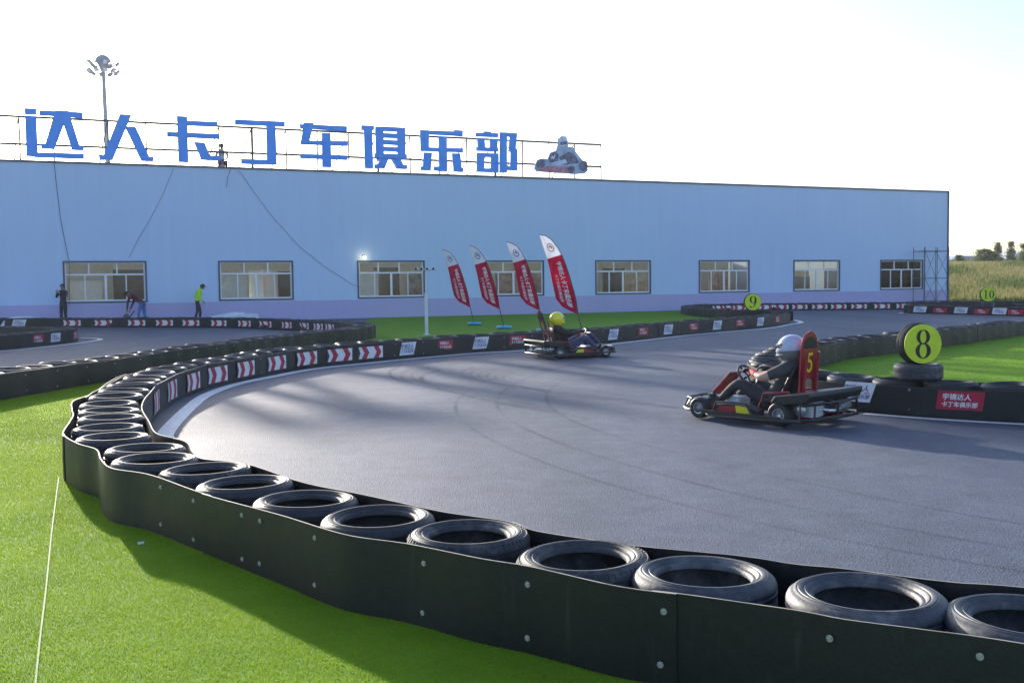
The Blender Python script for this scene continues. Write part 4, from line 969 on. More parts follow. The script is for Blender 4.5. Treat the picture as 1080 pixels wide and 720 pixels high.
# white boards on the ground and a white curved cover
PW = mat('white_panel', (.62, .66, .74), .5, var=.06)
for i, (x0, x1, hh, off) in enumerate([(216, 250, .46, 1.5), (234, 262, .40, 2.0)]):
    a, b = WU(x0, 335)[0], WU(x1, 335)[0]; mb = MB()
    mb.prism([(a, .012), (b, .012), (b, hh), (b-(b-a)*.3, hh+.03), (a, .3)], lambda u, z, o=off: WP(u, z, o), lambda u, z, o=off: WP(u, z, o+.9), 0)
    for q in range(3): mb.ubox(a+.2+q*(b-a)/3, a+.24+q*(b-a)/3, hh*.6, hh*.6+.02, off+.9, off+.93)
    mb.build('insulation_stack', PW, recalc=True, label=['low white slanted panels on the ground right of the hi-vis worker', 'smaller pale panel stack beside the slanted white panels'][i], cat='panels')
a, b = WU(2, 335)[0], WU(60, 335)[0]; mb = MB(); n = 14; sec = []
for i in range(n+1):
    t = i/n; u = a+(b-a)*t; zz = .08+.40*(math.sin(PI*(.5*min(1, t*3.0)+(.5*max(0, (t-.33)/.67)))))**.5 if 0 < t < 1 else .06
    sec.append((u, zz))
mb.prism([(a, .012)]+[(u, z) for u, z in sec]+[(b, .012)], lambda u, z: WP(u, z, .5), lambda u, z: WP(u, z, 1.6)); mb.build('white_cover', PW, label='long low white curved cover lying behind the far left barrier', cat='cover')

# ------------------------------------------------------------------ feather flags
FW = turf_mat('flag_white', (.80, .80, .86), (.86, .86, .90), trans=.45); FRD = turf_mat('flag_red', (.60, .008, .07), (.66, .012, .08), trans=.35)
CYAN = mat('cyan_base', (.06, .42, .72), .4, var=.08)
pole_s = [(703, 80), (735, 86), (768, 108), (800, 150), (822, 193), (840, 240), (856, 290), (870, 340), (884, 390), (895, 440), (905, 515)]
left_s = [(703, 80), (715, 118), (730, 168), (745, 218), (758, 275), (768, 330), (778, 382), (788, 428), (822, 472)]
base_s = (935, 640)
def feather(px_base, label, Zd, px_top, logo, k=1.):
    b = Vector(((px_base-540)/1080*Zd, Zd, 0)); b = b if abs(b.x) > 0 else b
    # height from the survey: base to tip 560 units of the outline = 2.95 m
    S = 2.95/560.*k; ox, oy = base_s
    P = lambda p, d=0.: Vector(((p[0]-ox)*S*1.02, d, (oy-p[1])*S+.05))
    root = empty('feather_flag', (b.x, b.y, .009), random.uniform(-.12, .12), label=label, cat='flag', group='red and white feather flags on the grass')
    mb = MB(); mb.tube([P(base_s)]+[P(p) for p in reversed(pole_s)], [.016]*2+[.013]*5+[.010]*5, 8); mb.build('pole', mat('flag_pole', (.03, .03, .04), .4), root)
    # fabric as grid between the two edges
    n = 30
    def along(lst, t):
        L = [0]
        for a_, b_ in zip(lst, lst[1:]): L.append(L[-1]+math.hypot(a_[0]-b_[0], a_[1]-b_[1]))
        s_ = t*L[-1]; i = 0
        while i < len(L)-2 and L[i+1] < s_: i += 1
        f = (s_-L[i])/(L[i+1]-L[i]); return (lst[i][0]*(1-f)+lst[i+1][0]*f, lst[i][1]*(1-f)+lst[i+1][1]*f)
    ph = random.random()*6; mb = MB(); cols = 8
    def surf(t, c):
        l = along(left_s, t); r = along(pole_s, t); x = l[0]*(1-c)+r[0]*c; y = l[1]*(1-c)+r[1]*c
        d = .05*math.sin(t*9+ph+c*2)*(1-c)*min(1, t*4)*k+.02*math.sin(c*7+t*4)*(1-c)
        return P((x, y), d)
    vs = []
    for i in range(n+1):
        for j_ in range(cols+1): vs.append(surf(i/n, j_/cols))
    F_ = []; ms = []
    for i in range(n):
        for j_ in range(cols):
            F_.append((i*(cols+1)+j_, (i+1)*(cols+1)+j_, (i+1)*(cols+1)+j_+1, i*(cols+1)+j_+1)); ms.append(0 if (i+.5)/n < (.345 if True else 0) else 1)
    o = len(mb.v); mb.v += [tuple(v) for v in vs]; mb.f += [list(f) for f in F_]; mb.m += ms; mb.sm += [True]*len(F_)
    fo = mb.build('fabric', [FW, FRD], root, recalc=False); so = fo.modifiers.new('t', 'SOLIDIFY'); so.thickness = .004; so.offset = 0
    me_ = MB(); mb = MB()     # print: round emblem and the line of characters, on both faces
    for sgn in (-1, 1):
        def onf(a_, b_): v = surf(a_, b_); return v+Vector((0, .006*sgn*-1 if sgn > 0 else .006, 0))
        ring(me_, .215, .53, .055, .24, .043, .18, lambda t, c: onf(t, c), 0, 28)
        ring(me_, .215, .53, .026, .115, .0, .0, lambda t, c: onf(t, c), 0, 20, .3, 4.4)
        v, f = text_geo('宇锦达人卡丁车俱乐部', .02)
        wx = 9.9
        mb.add([onf(.40+(x/wx+.5)*.54, .60+(y*.30 if sgn < 0 else y*.30)) for x, y in v], f, 1)
        v, f = text_geo('卡丁车俱乐部运动', .01)
        mb.add([onf(.50+(x/wx+.5)*.44, .28+y*.17) for x, y in v], f, 1)
    mb.build('lettering', [logo, WHITE], fo, recalc=False); me_.build('emblem', [logo, WHITE], fo, recalc=False)
    mb = MB()
    for q in range(4):
        a_ = q*PI/2+.4; mb.tube([(0, 0, .03), (.32*math.cos(a_), .32*math.sin(a_), .018)], .014, 6)
    mb.tube([(0, 0, 0), (0, 0, .16)], .02, 8); mb.build('cross_base', CYAN, root)
    mb = MB(); mb.lathe([(.13, .03), (.17, .0), (.25, .0), (.29, .035), (.25, .085), (.17, .085)], 24, T=Matrix.Translation((0, 0, .03)), closed=True); mb.build('water_ring', CYAN, root)
    return root
BLV = mat('emblem_blue', (.12, .12, .38), .7); ORG = mat('emblem_orange', (.75, .28, .18), .7)
feather(500.5, 'leftmost red and white feather flag with a blue round emblem', 40.6, 0, BLV)
feather(532, 'second feather flag from the left, standing on a cyan base', 36.8, 0, BLV)
feather(574.5, 'third feather flag from the left, its foot behind the yellow helmet kart', 34.2, 0, BLV)
feather(616, 'rightmost and tallest looking feather flag with an orange round emblem', 29.3, 0, ORG)

# ------------------------------------------------------------------ camera pole, floodlight mast, scaffold
pc = Vector(((450-540)/1080*33.0, 33.0, 0)); cp = empty('camera_pole', (pc.x, pc.y, .009), label='slim white pole with small cameras on a crossbar, left of the flags', cat='pole')
WP_ = mat('white_pole', (.62, .66, .72), .45, var=.05)
mb = MB(); mb.tube([(0, 0, 0), (0, 0, 1.35)], .055, 12); mb.tube([(0, 0, 1.35), (0, 0, 2.12)], .03, 10); mb.lathe([(.11, 0), (.11, .02), (.06, .025)], 14); mb.build('pole', WP_, cp)
mb = MB(); mb.tube([(-.34, 0, 2.10), (.34, 0, 2.10)], .018, 8); mb.build('crossbar', WP_, cp)
for x in (-.30, -.12, .06, .26):
    mb = MB(); mb.box((x, -.04, 2.12), (.11, .2, .07), Matrix.Rotation(.3*x, 3, 'Z')); mb.lathe([(0, 0), (.035, 0), (.04, .04), (0, .045)], 10, T=Matrix.Translation((x, -.15, 2.12)) @ Matrix.Rotation(PI/2, 4, 'X'), mi=1); mb.build('camera_head', [WP_, BLACK], cp, bevel=.008)

mz = 72.; mx_ = (121.5-540)/1080*mz*1.0; mast = empty('floodlight_mast', (mx_, mz, 0), label='tall grey floodlight mast with a ring of lamps behind the hall', cat='mast')
mtop = 1.6+(304.5-66)/1080*mz; lean = -.25; HS = .76
mb = MB(); mb.tube([(0, 0, 0), (lean*.5, 0, mtop*.5), (lean, 0, mtop)], [.26, .19, .12], 14); mb.build('pole', GREYST, mast)
mb = MB(); mb.tube([(lean+1.15*HS*math.cos(a), 1.15*HS*math.sin(a), mtop-.35) for a in np.linspace(0, 2*PI, 24, endpoint=False)], .04, 6, closed=True)
mb.tube([(lean+1.05*HS*math.cos(a), 1.05*HS*math.sin(a), mtop-.85) for a in np.linspace(0, 2*PI, 24, endpoint=False)], .035, 6, closed=True)
for a in np.linspace(0, 2*PI, 6, endpoint=False): mb.tube([(lean, 0, mtop-.35), (lean+1.15*HS*math.cos(a), 1.15*HS*math.sin(a), mtop-.35)], .03, 6)
mb.build('ring', GREYST, mast)
mb = MB(); mb.lathe([(0, .75), (.25, .70), (.5, .55), (.68, .3), (.72, .12), (.5, .0), (.3, -.5), (.14, -.9)], 20, T=Matrix.Translation((lean, 0, mtop-.25)) @ Matrix.Scale(HS, 4)); mb.build('hood', GREYST, mast)
for i, a in enumerate(np.linspace(.2, 2*PI+.2, 10, endpoint=False)):
    for dz in ((0, -.55) if i % 2 == 0 else (-.55,)):
        mb = MB(); c = Vector((lean+1.25*HS*math.cos(a), 1.25*HS*math.sin(a), mtop-.3+dz)); Rm = Matrix.Rotation(a, 3, 'Z') @ Matrix.Rotation(.8, 3, 'Y')
        mb.box(c, (.12, .28, .34), Rm); mb.box(c+Rm @ Vector((.08, 0, 0)), (.04, .23, .28), Rm, 1); mb.build('floodlight', [GREYST, WINW], mast)

scf = empty('scaffold', WP(WU(981.5, 300, .9)[0], 0, .9), label='narrow rusty steel scaffold against the right end of the hall', cat='scaffold')
scf.rotation_euler = (0, 0, math.atan2(U.y, U.x)); a, b = WU(969, 300, .9)[0], WU(994, 300, .9)[0]; hw_ = (b-a)/2; SH = WU(984, 265, .9)[1]
RUST = mat('scaffold_steel', (.10, .10, .12), .6, var=.3, scale=5)
for x in (-hw_, -.1, hw_):
    for y in (-.5, .45):
        mb = MB(); mb.tube([(x, y, 0), (x, y, SH+(.25 if x else .1))], .024, 6); mb.build('upright', RUST, scf)
for z in (.25, SH*.5, SH):
    for y in (-.5, .45):
        mb = MB(); mb.tube([(-hw_-.05, y, z), (hw_+.05, y, z)], .022, 6); mb.build('ledger', RUST, scf)
    mb = MB(); mb.tube([(-hw_, -.5, z), (-hw_, .45, z)], .022, 6); mb.tube([(hw_, -.5, z), (hw_, .45, z)], .022, 6); mb.build('transom', RUST, scf)
for (x0, x1) in ((-hw_, -.1), (-.1, hw_)):
    for z0_, z1_ in ((.25, SH*.5), (SH*.5, SH)):
        mb = MB(); mb.tube([(x0, -.5, z0_), (x1, -.5, z1_)], .014, 6); mb.tube([(x1, -.51, z0_), (x0, -.51, z1_)], .014, 6); mb.build('brace', RUST, scf)

# ------------------------------------------------------------------ karts
KRED = mat('kart_red', (.33, .008, .022), .35, var=.06, coat=.4); KBLK = mat('kart_black_plastic', (.014, .014, .016), .5, var=.2, scale=8); KYEL = mat('kart_yellow', (.72, .62, .02), .4); KWHT = mat('kart_white', (.7, .72, .76), .35); KALU = mat('kart_alloy', (.55, .57, .6), .3, metal=.8); SLICK = rubber_mat('slick_rubber', (.018, .018, .02), (.10, .10, .10), .2, .5)
DRED = mat('dark_red_tube', (.33, .015, .03), .35)
def wheel(root, x, y, R, W, side):
    w = empty('wheel', (x, y, R)); w.parent = root
    T = Matrix.Rotation(PI/2, 4, 'X')
    mb = MB(); mb.lathe([(R*.5, W*.40), (R*.62, W*.5), (R*.86, W*.49), (R*.97, W*.38), (R, W*.2), (R, -W*.2), (R*.97, -W*.38), (R*.86, -W*.49), (R*.62, -W*.5), (R*.5, -W*.40)], 28, T=T, closed=True); mb.build('tyre', SLICK, w)
    mb = MB(); mb.lathe([(0, .30*W), (R*.16, .32*W), (R*.18, .14*W), (R*.40, .16*W), (R*.47, .42*W), (R*.53, .43*W), (R*.53, -.43*W), (R*.47, -.42*W), (R*.4, -.1*W), (0, -.1*W)], 24, T=T @ (Matrix.Identity(4) if side < 0 else Matrix.Rotation(PI, 4, 'X')))
    for q in range(5):
        a_ = 2*PI*q/5; mb.ball(T @ Vector((R*.29*math.cos(a_), R*.29*math.sin(a_), (.18*W) * (1 if side < 0 else -1))), R*.05, 8, 1)
    mb.build('rim', [KALU if side else KALU, KBLK], w)
def kart(loc, heading, label, style):
    root = empty('go_kart', loc, heading, label=label, cat='go-kart', group='karts racing on the track')
    P = KRED if style == 1 else DRED
    mb = MB(); t = .016       # chassis tubes
    for s in (1, -1): mb.tube([(.72, s*.16, .09), (.45, s*.22, .08), (.1, s*.30, .075), (-.45, s*.31, .085), (-.82, s*.33, .10)], t, 8)
    for x, w in ((.72, .16), (.3, .25), (-.2, .31), (-.5, .31), (-.82, .33)): mb.tube([(x, -w, .085), (x, w, .085)], t, 8)
    mb.tube([(-.55, -.40, .14), (-.55, .40, .14)], .02, 10); mb.tube([(.55, -.42, .13), (.55, .42, .13)], .018, 8)
    mb.build('chassis', P, root)
    mb = MB(); mb.box((.2, 0, .063), (1.15, .56, .008)); mb.build('floor_pan', KALU, root)
    # nose bumper
    mb = MB(); pts = [(.45, .52, .10), (.72, .50, .10), (.86, .38, .10), (.90, 0, .10), (.86, -.38, .10), (.72, -.50, .10), (.45, -.52, .10)]
    mb.tube(pts, .018, 8); mb.tube([(p[0]-.02, p[1]*.86, .22) for p in pts[1:-1]], .014, 8)
    for p in pts[1:-1]: mb.tube([p, (p[0]-.02, p[1]*.86, .22)], .011, 6)
    mb.build('front_bumper', BSTEEL, root)
    mb = MB(); mb.box((.73, 0, .15), (.26, .78, .12), None, 0, .82); mb.build('nose_fairing', KBLK, root, bevel=.03)
    mb = MB(); Rn = Matrix.Rotation(-.75, 3, 'Y'); mb.box((.50, 0, .40), (.035, .30, .34), Rn, 0, .8); pn = mb.build('steering_fairing', KRED if style == 1 else mat('kart_navy', (.07, .09, .2), .4), root, bevel=.012)
    for s in (1, -1):
        # side bumper: lower rail that sweeps wide, upper rail, posts
        mb = MB(); low = [(.46, s*.50, .085), (.36, s*.60, .075), (-.35, s*.63, .075), (-.62, s*.63, .085), (-.86, s*.60, .09)]
        mb.tube(low, .019, 8); up = [(.30, s*.585, .08), (.25, s*.575, .22), (.05, s*.575, .235), (-.15, s*.575, .23), (-.23, s*.585, .12)]
        mb.tube(up, .014, 8); mb.tube([(.1, s*.28, .08), (.1, s*.6, .08)], .014, 6); mb.tube([(-.3, s*.3, .08), (-.3, s*.62, .08)], .014, 6); mb.box((-.1, s*.625, .11), (1.0, .03, .035))
        mb.build('side_bumper', BSTEEL, root)
        mb = MB(); pl = [(.33, .09), (.30, .20), (.10, .225), (-.12, .215), (-.28, .16), (-.28, .09)]
        mb.prism(pl, lambda a, b, s=s: Vector((a, s*.40, b)), lambda a, b, s=s: Vector((a, s*.55, b-.01)), 0); sp_ = mb.build('side_pod', KBLK, root, bevel=.012)
        mb = MB(); pl = [(.27, .13), (.22, .19), (.02, .20), (-.03, .145), (.1, .12)]
        mb.prism(pl, lambda a, b, s=s: Vector((a, s*.552, b-.01)), lambda a, b, s=s: Vector((a, s*.557, b-.01)), 0); mb.build('red_decal', KRED, sp_)
        mb = MB(); pl = [(-.02, .10), (.0, .21), (-.15, .20), (-.22, .10)]
        mb.prism(pl, lambda a, b, s=s: Vector((a, s*.558, b-.01)), lambda a, b, s=s: Vector((a, s*.566, b-.01)), 0); mb.build('yellow_panel', KYEL, sp_)
        wheel(root, .55, s*.47, .125, .125, s); wheel(root, -.55, s*.48, .14, .18, s)
    mb = MB(); rb = [(-.60, .62, .09), (-.84, .60, .10), (-.93, .45, .10), (-.95, 0, .10), (-.93, -.45, .10), (-.84, -.60, .10), (-.60, -.62, .09)]
    mb.tube(rb, .02, 8); mb.tube([(p[0], p[1]*.97, .27) for p in rb[1:-1]], .016, 8)
    for p in rb[1:-1]: mb.tube([p, (p[0], p[1]*.97, .27)], .012, 6)
    mb.build('rear_bumper', BSTEEL, root)
    mb = MB(); pl = [(-.45, .27), (-.50, .34), (-.92, .40), (-.94, .36), (-.90, .29), (-.62, .25)]
    mb.prism(pl, lambda a, b: Vector((a, -.56, b)), lambda a, b: Vector((a, .56, b))); mb.build('rear_cover', KBLK, root, bevel=.012)
    # engines behind the seat
    for s in ((1, -1) if style == 1 else (1, -1)):
        mb = MB(); mb.box((-.74, s*.26, .20), (.22, .24, .16), None, 0)
        for q in range(6): mb.box((-.74, s*.26+.0, .14+q*.024), (.25, .26, .008), None, 1)
        mb.lathe([(0, 0), (.07, 0), (.075, .05), (.05, .07), (0, .075)], 16, T=Matrix.Translation((-.74, s*.39, .2)) @ Matrix.Rotation(-s*PI/2, 4, 'X'), mi=1)
        mb.tube([(-.8, s*.18, .2), (-.9, s*.12, .18), (-.92, s*.0, .17)], .022, 8, 1); mb.build('engine', [KBLK if s < 0 else KWHT, KALU], root)
    # seat
    mb = MB(); n = 12; vs = []
    prof = [(.10, .13), (-.05, .10), (-.22, .10), (-.34, .16), (-.42, .30), (-.48, .48), (-.53, .64)]
    for i, (x, z) in enumerate(prof):
        hw2 = [.17, .19, .20, .20, .20, .20, .16][i]; lip = [.05, .12, .17, .17, .12, .07, .02][i]
        for q in range(n+1):
            c = -1+2*q/n; y = c*hw2; e_ = abs(c)**4; vs.append((x+e_*lip*(.5 if i > 3 else 0), y, z+e_*lip*(1 if i < 4 else .3)))
    mb.add(vs, [(i*(n+1)+q, i*(n+1)+q+1, (i+1)*(n+1)+q+1, (i+1)*(n+1)+q) for i in range(len(prof)-1) for q in range(n)], 0, True)
    st = mb.build('seat', KBLK, root, recalc=True); so = st.modifiers.new('t', 'SOLIDIFY'); so.thickness = .012
    mb = MB(); mb.tube([(.5, 0, .2), (.30, 0, .42), (.24, 0, .47)], .013, 8); Tw = Matrix.Translation((.22, 0, .49)) @ Matrix.Rotation(-.9, 4, 'Y')
    mb.tube([Tw @ Vector((.14*math.cos(a), .15*math.sin(a), 0)) for a in np.linspace(0, 2*PI, 28, endpoint=False)], .014, 8, closed=True)
    for a in (0.3, PI-.3, -PI/2): mb.tube([Tw @ Vector((0, 0, 0)), Tw @ Vector((.14*math.cos(a), .15*math.sin(a), 0))], .011, 6)
    mb.build('steering_wheel', BSTEEL, root)
    # red hoop and number board behind the seat
    mb = MB()
    for s in (1, -1): mb.tube([(-.52, s*.29, .09), (-.56, s*.29, .30), (-.50, s*.27, .36), (-.2, s*.30, .33), (-.12, s*.31, .12)], .014, 8); mb.tube([(-.60, s*.12, .12), (-.60, s*.125, .45), (-.64, s*.12, .80)], .018, 8)
    mb.tube([(-.57, -.29, .33), (-.60, 0, .36), (-.57, .29, .33)], .014, 8); mb.build('seat_frame', P, root)
    brd = []; bw_ = .165 if style == 1 else .14
    for i in range(17): a_ = PI*i/16; brd.append((bw_*math.cos(a_), .84+.19*math.sin(a_)))
    brd += [(-bw_-.005, .60), (-bw_, .42), (-bw_-.015, .26), (-bw_+.05, .26), (-bw_+.06, .50), (bw_-.06, .50), (bw_-.05, .26), (bw_+.015, .26), (bw_, .42), (bw_+.005, .60)]
    til = .06 if style == 1 else .30; f = lambda a, b, o: Vector(((-.575 if style == 1 else -.62)-(b-.4)*til+o, a, b))
    mb = MB(); mb.prism(brd, lambda a, b: f(a, b, .022), lambda a, b: f(a, b, 0.)); nb = mb.build('number_board', KRED if style == 1 else mat('dark_maroon', (.07, .012, .02), .35), root, bevel=.006)
    mb = MB(); fl = (lambda x, y: f(-x, y, -.006)); numeral(mb, '5' if style == 1 else '0', 0, .68, .22 if style == 1 else .2, lambda x, y: f(-(x), y, -.006), 0); mb.build('numeral', KYEL, nb, recalc=False)
    mb = MB(); brd2 = [(.13*math.cos(PI*i/10), .87+.10*math.sin(PI*i/10)) for i in range(11)]+[(-.13, .84), (.13, .84)]; mb.prism(brd2, lambda a, b: f(a, b, -.002), lambda a, b: f(a, b, -.006)); mb.build('board_cap', KBLK, nb)
    if style == 2:
        mb = MB(); v, f3 = text_geo('RiMO', .03); mb.add([Vector((-.955, -x*.17-.1, .20+y*.13)) for x, y in v], f3, 0)
    else:
        mb = MB()
    # pedals, fuel tank, exhaust
    mb = MB(); mb.box((.36, 0, .16), (.20, .26, .16)); mb.build('fuel_tank', KWHT, root, bevel=.03)
    mb = MB(); mb.tube([(-.62, -.45, .2), (-.86, -.38, .2), (-.90, -.1, .2)], .035, 10); mb.build('exhaust', KALU, root)
    for s in (1, -1):
        mb = MB(); mb.tube([(.66, s*.17, .09), (.63, s*.17, .24)], .01, 6); mb.box((.63, s*.17, .24), (.02, .08, .05)); mb.build('pedal', KALU, root)
    return root
def seated(**o):
    J = dict(hip=(-.18, 0, .235), waist=(-.26, 0, .36), chest=(-.35, 0, .53), collar=(-.40, 0, .64), neck=(-.395, 0, .70), head=(-.37, 0, .80), crown=(-.365, 0, .875), face=(1, 0, -.05),
             shl=(-.39, .21, .60), ell=(-.17, .30, .50), wrl=(.04, .19, .56), shr=(-.39, -.21, .60), elr=(-.17, -.30, .50), wrr=(.04, -.19, .56),
             thl=(-.12, .10, .22), knl=(.22, .19, .42), anl=(.52, .17, .17), tol=(.62, .17, .26), thr=(-.12, -.10, .22), knr=(.22, -.19, .42), anr=(.52, -.17, .17), tor=(.62, -.17, .26), curl=(.3, 0, -1), sleeve=0)
    J.update(o); return J
k1 = Vector((2.92, 11.85, .012)); h1 = math.atan2(.72, -.66)
kart(k1, h1, 'red and black go-kart with a yellow number 5 on its tall red board', 1)
GRYT = cloth('dark_grey_shirt', (.05, .055, .06)); GLV = mat('black_glove', (.015, .015, .018), .7); TRS = cloth('charcoal_trousers', (.035, .036, .042))
SILV = mat('silver_helmet', (.45, .50, .62), .22, coat=.6, var=.12, scale=6); SILD = mat('helmet_lower_grey', (.17, .175, .18), .3, coat=.4)
d1 = person('person', seated(face=(1, .25, -.1)), dict(skin=mat('fair_skin', (.48, .30, .23), .5), top=GRYT, legs=TRS, shoe=GLV), k1, h1, 'driver in a silver helmet and dark grey T-shirt steering the number 5 kart', helmet=(SILV, SILD), gloves=True)
mb = MB()
for s in ('l', 'r'):
    J = seated(); a, b = Vector(J['el'+s]), Vector(J['wr'+s]); mb.tube([a.lerp(b, .55), a.lerp(b, .75), a.lerp(b, 1.0)], [.044, .042, .038], 14)
mb.build('red_wristband', mat('red_cloth', (.6, .02, .03), .7, var=.1), d1)
k2 = Vector((1.32, 22.35, .012)); h2 = math.atan2(.39, .92)
kart(k2, h2, 'black go-kart with navy and yellow panels racing right in mid track', 2)
YH = mat('yellow_helmet', (.85, .74, .02), .25, coat=.6); JKT = cloth('black_jacket', (.02, .022, .022))
person('person', seated(sleeve=1, face=(1, .1, -.1)), dict(skin=SKIN, top=JKT, legs=cloth('navy_trousers', (.05, .06, .14)), shoe=KBLK), k2, h2, 'driver in a yellow helmet and black jacket seated in the mid track kart', helmet=(YH, YH), gloves=True)

# ------------------------------------------------------------------ field, trees, far houses
def inpoly(x, y, poly):
    c = np.zeros(len(x), bool); n = len(poly); j = n-1
    for i in range(n):
        xi, yi = poly[i]; xj, yj = poly[j]
        if yi != yj: c ^= ((yi > y) != (yj > y)) & (x < (xj-xi)*(y-yi)/(yj-yi)+xi)
        j = i
    return c
def blades(name, x, y, z, h, w, m, lean=.35, **t):
    n = len(x); a = RNG.uniform(0, 2*PI, n); la = RNG.uniform(0, 2*PI, n); l = RNG.uniform(0, lean, n)*h
    v = np.zeros((n, 3, 3)); v[:, 0, 0] = x-np.cos(a)*w/2; v[:, 0, 1] = y-np.sin(a)*w/2; v[:, 1, 0] = x+np.cos(a)*w/2; v[:, 1, 1] = y+np.sin(a)*w/2
    v[:, 0, 2] = z; v[:, 1, 2] = z; v[:, 2, 0] = x+np.cos(la)*l; v[:, 2, 1] = y+np.sin(la)*l; v[:, 2, 2] = z+h
    me = bpy.data.meshes.new(name); me.vertices.add(n*3); me.vertices.foreach_set('co', v.ravel()); me.loops.add(n*3); me.loops.foreach_set('vertex_index', np.arange(n*3))
    me.polygons.add(n); me.polygons.foreach_set('loop_start', np.arange(n)*3); me.polygons.foreach_set('loop_total', np.full(n, 3)); me.update(calc_edges=True); me.materials.append(m)
    o = bpy.data.objects.new(name, me); COL.objects.link(o); return tag(o, **t)
bx, by, bh, bw = [], [], [], []
for (y0, y1, dens, hh, ww) in ((2.9, 6.3, 24000,   .0095, .0024), (5.7, 10.6, 15000, .011, .0034), (9.4, 18, 6000, .012, .006)):
    x0, x1 = -9.5, 2.0; n = int((x1-x0)*(y1-y0)*dens); x = RNG.uniform(x0, x1, n); y = RNG.uniform(y0, y1, n)
    jit = RNG.uniform(0, 1, n); k = inpoly(x, y, G1) & (x > -y*.54-.3) & (x < y*.6) & ((y > 6.3) | (y < 5.7) | ((jit < (6.3-y)/.6) if y0 < 3 else (jit > (6.3-y)/.6))) & ((y > 10.6) | (y < 9.4) | ((jit < (10.6-y)/1.2) if y0 < 9 else (jit > (10.6-y)/1.2))); bx.append(x[k]); by.append(y[k]); c = k.sum(); bh.append(RNG.uniform(.55, 1.25, c)*hh); bw.append(np.full(c, ww))
bx, by, bh, bw = map(np.concatenate, (bx, by, bh, bw)); print('blades', len(bx))
blades('grass', bx, by, np.full(len(bx), .009), bh, bw, BLADE, .9, kind='stuff', label='short bright green artificial grass in front of the tyre barrier', cat='grass')
# right infield and middle turf pile, coarser
n = 60000; x = RNG.uniform(3, 16, n); y = RNG.uniform(9, 29, n); k = inpoly(x, y, G3) & (np.abs(x) < y*.56)
blades('grass', x[k], y[k], np.full(k.sum(), .009), RNG.uniform(.012, .024, k.sum()), np.full(k.sum(), .010), BLADE, .9, kind='stuff', label='artificial grass inside the number 8 barrier, striped by low sunlight', cat='grass')
STRAW = turf_mat('dry_grass', (.20, .20, .07), (.38, .34, .15), trans=.3); GREENW = turf_mat('weed_green', (.07, .12, .03), (.15, .19, .06), trans=.3)
n = 60000; y = 55+RNG.uniform(0, 1, n)**1.4*95; x = RNG.uniform(.38, .56, n)*y
k = (((x-P0.x)*U.x+(y-P0.y)*U.y) > uR+.5); x, y = x[k], y[k]
k = ~((y < 57.8) & (x < 30)); x, y = x[k], y[k]
z = np.array([terr(a_, b_) for a_, b_ in zip(x, y)])
patch = np.sin(x*.31+y*.07)+np.sin(y*.23+1.3)+RNG.normal(0, .5, len(x))
hh = RNG.uniform(.12, .36, len(x))*(1+.3*(patch > .8)); g = patch > .7
blades('dry_grass', x[~g], y[~g], z[~g], hh[~g], np.full((~g).sum(), .10), STRAW, .5, kind='stuff', label='tall dry yellow grass on the rising field right of the hall', cat='dry grass')
blades('weeds', x[g], y[g], z[g], hh[g]*1.3, np.full(g.sum(), .12), GREENW, .5, kind='stuff', label='patches of green weeds among the dry grass right of the hall', cat='weeds')

LEAF = turf_mat('tree_leaf', (.08, .115, .055), (.16, .20, .09), trans=.4); BARK = mat('bark', (.10, .08, .06), .9, var=.3)
def tree(px, py_top, Y, wpx, label, slim=True, seed=0):
    x = (px-540)/1080*Y; H_ = 300-.0115*(px-540); zt = HC+(H_-py_top)/1080*Y; z0_ = terr(x, Y)-.05; h = zt-z0_; w = wpx/1080*Y
    root = empty('tree', (x, Y, z0_), label=label, cat='tree', group='trees on the field beyond the hall'); r = np.random.default_rng(seed)
    mb = MB(); mb.tube([(0, 0, 0), (.05, 0, h*.45), (0, .05, h*.9)], [h*.025, h*.018, h*.006], 8)
    for q in range(7):
        a_ = r.uniform(0, 6.28); b0 = h*r.uniform(.15, .7); mb.tube([(0, 0, b0), (w*.3*math.cos(a_), w*.3*math.sin(a_), b0+h*.12)], [h*.009, h*.003], 5)
    mb.build('trunk', BARK, root)
    n = 2600; cl = 46; ct = r.uniform(0, 1, cl); ca = r.uniform(0, 6.28, cl)
    prof = (lambda t: (1-t)**.75*(.35+.65*min(1, t*6))) if slim else (lambda t: math.sin(PI*min(1, .15+t*.85))**.6)
    cr = np.array([prof(t)*r.uniform(.35, 1.) for t in ct])*w/2; cz = (.08+.92*ct)*h
    i = r.integers(0, cl, n); sp = w*.11
    X = cr[i]*np.cos(ca[i])+r.normal(0, sp, n); Y_ = cr[i]*np.sin(ca[i])+r.normal(0, sp, n); Z_ = np.clip(cz[i]+r.normal(0, h*.045, n), h*.04, h*1.02)
    s_ = w*.035+h*.008; d = r.normal(0, 1, (n, 3, 3))*s_; v = np.stack([X, Y_, Z_], 1)[:, None, :]+d
    me = bpy.data.meshes.new('crown'); me.from_pydata([tuple(p) for p in v.reshape(-1, 3)], [], [(3*q, 3*q+1, 3*q+2) for q in range(n)]); me.materials.append(LEAF); o = bpy.data.objects.new('crown', me); COL.objects.link(o); o.parent = root
TR = [(1011, 270, 130, 9, 'small pointed tree beside the right end of the hall', True), (1002, 276, 128, 10, 'low bushy tree touching the right corner of the hall', False), (1038, 264.5, 135, 17, 'broad rounded tree left of the two slim conifers', False), (1052, 257, 140, 9, 'tall slim conifer, left one of the pair at far right', True), (1066, 256.5, 142, 9, 'tall slim conifer, right one of the pair at far right', True),
      (1046, 267, 137, 9, 'short tree tucked against the left slim conifer', False), (1079, 258, 145, 10, 'slim tree cut by the right picture edge', True), (1092, 262, 150, 14, 'rounded tree outside the right picture edge', False)]
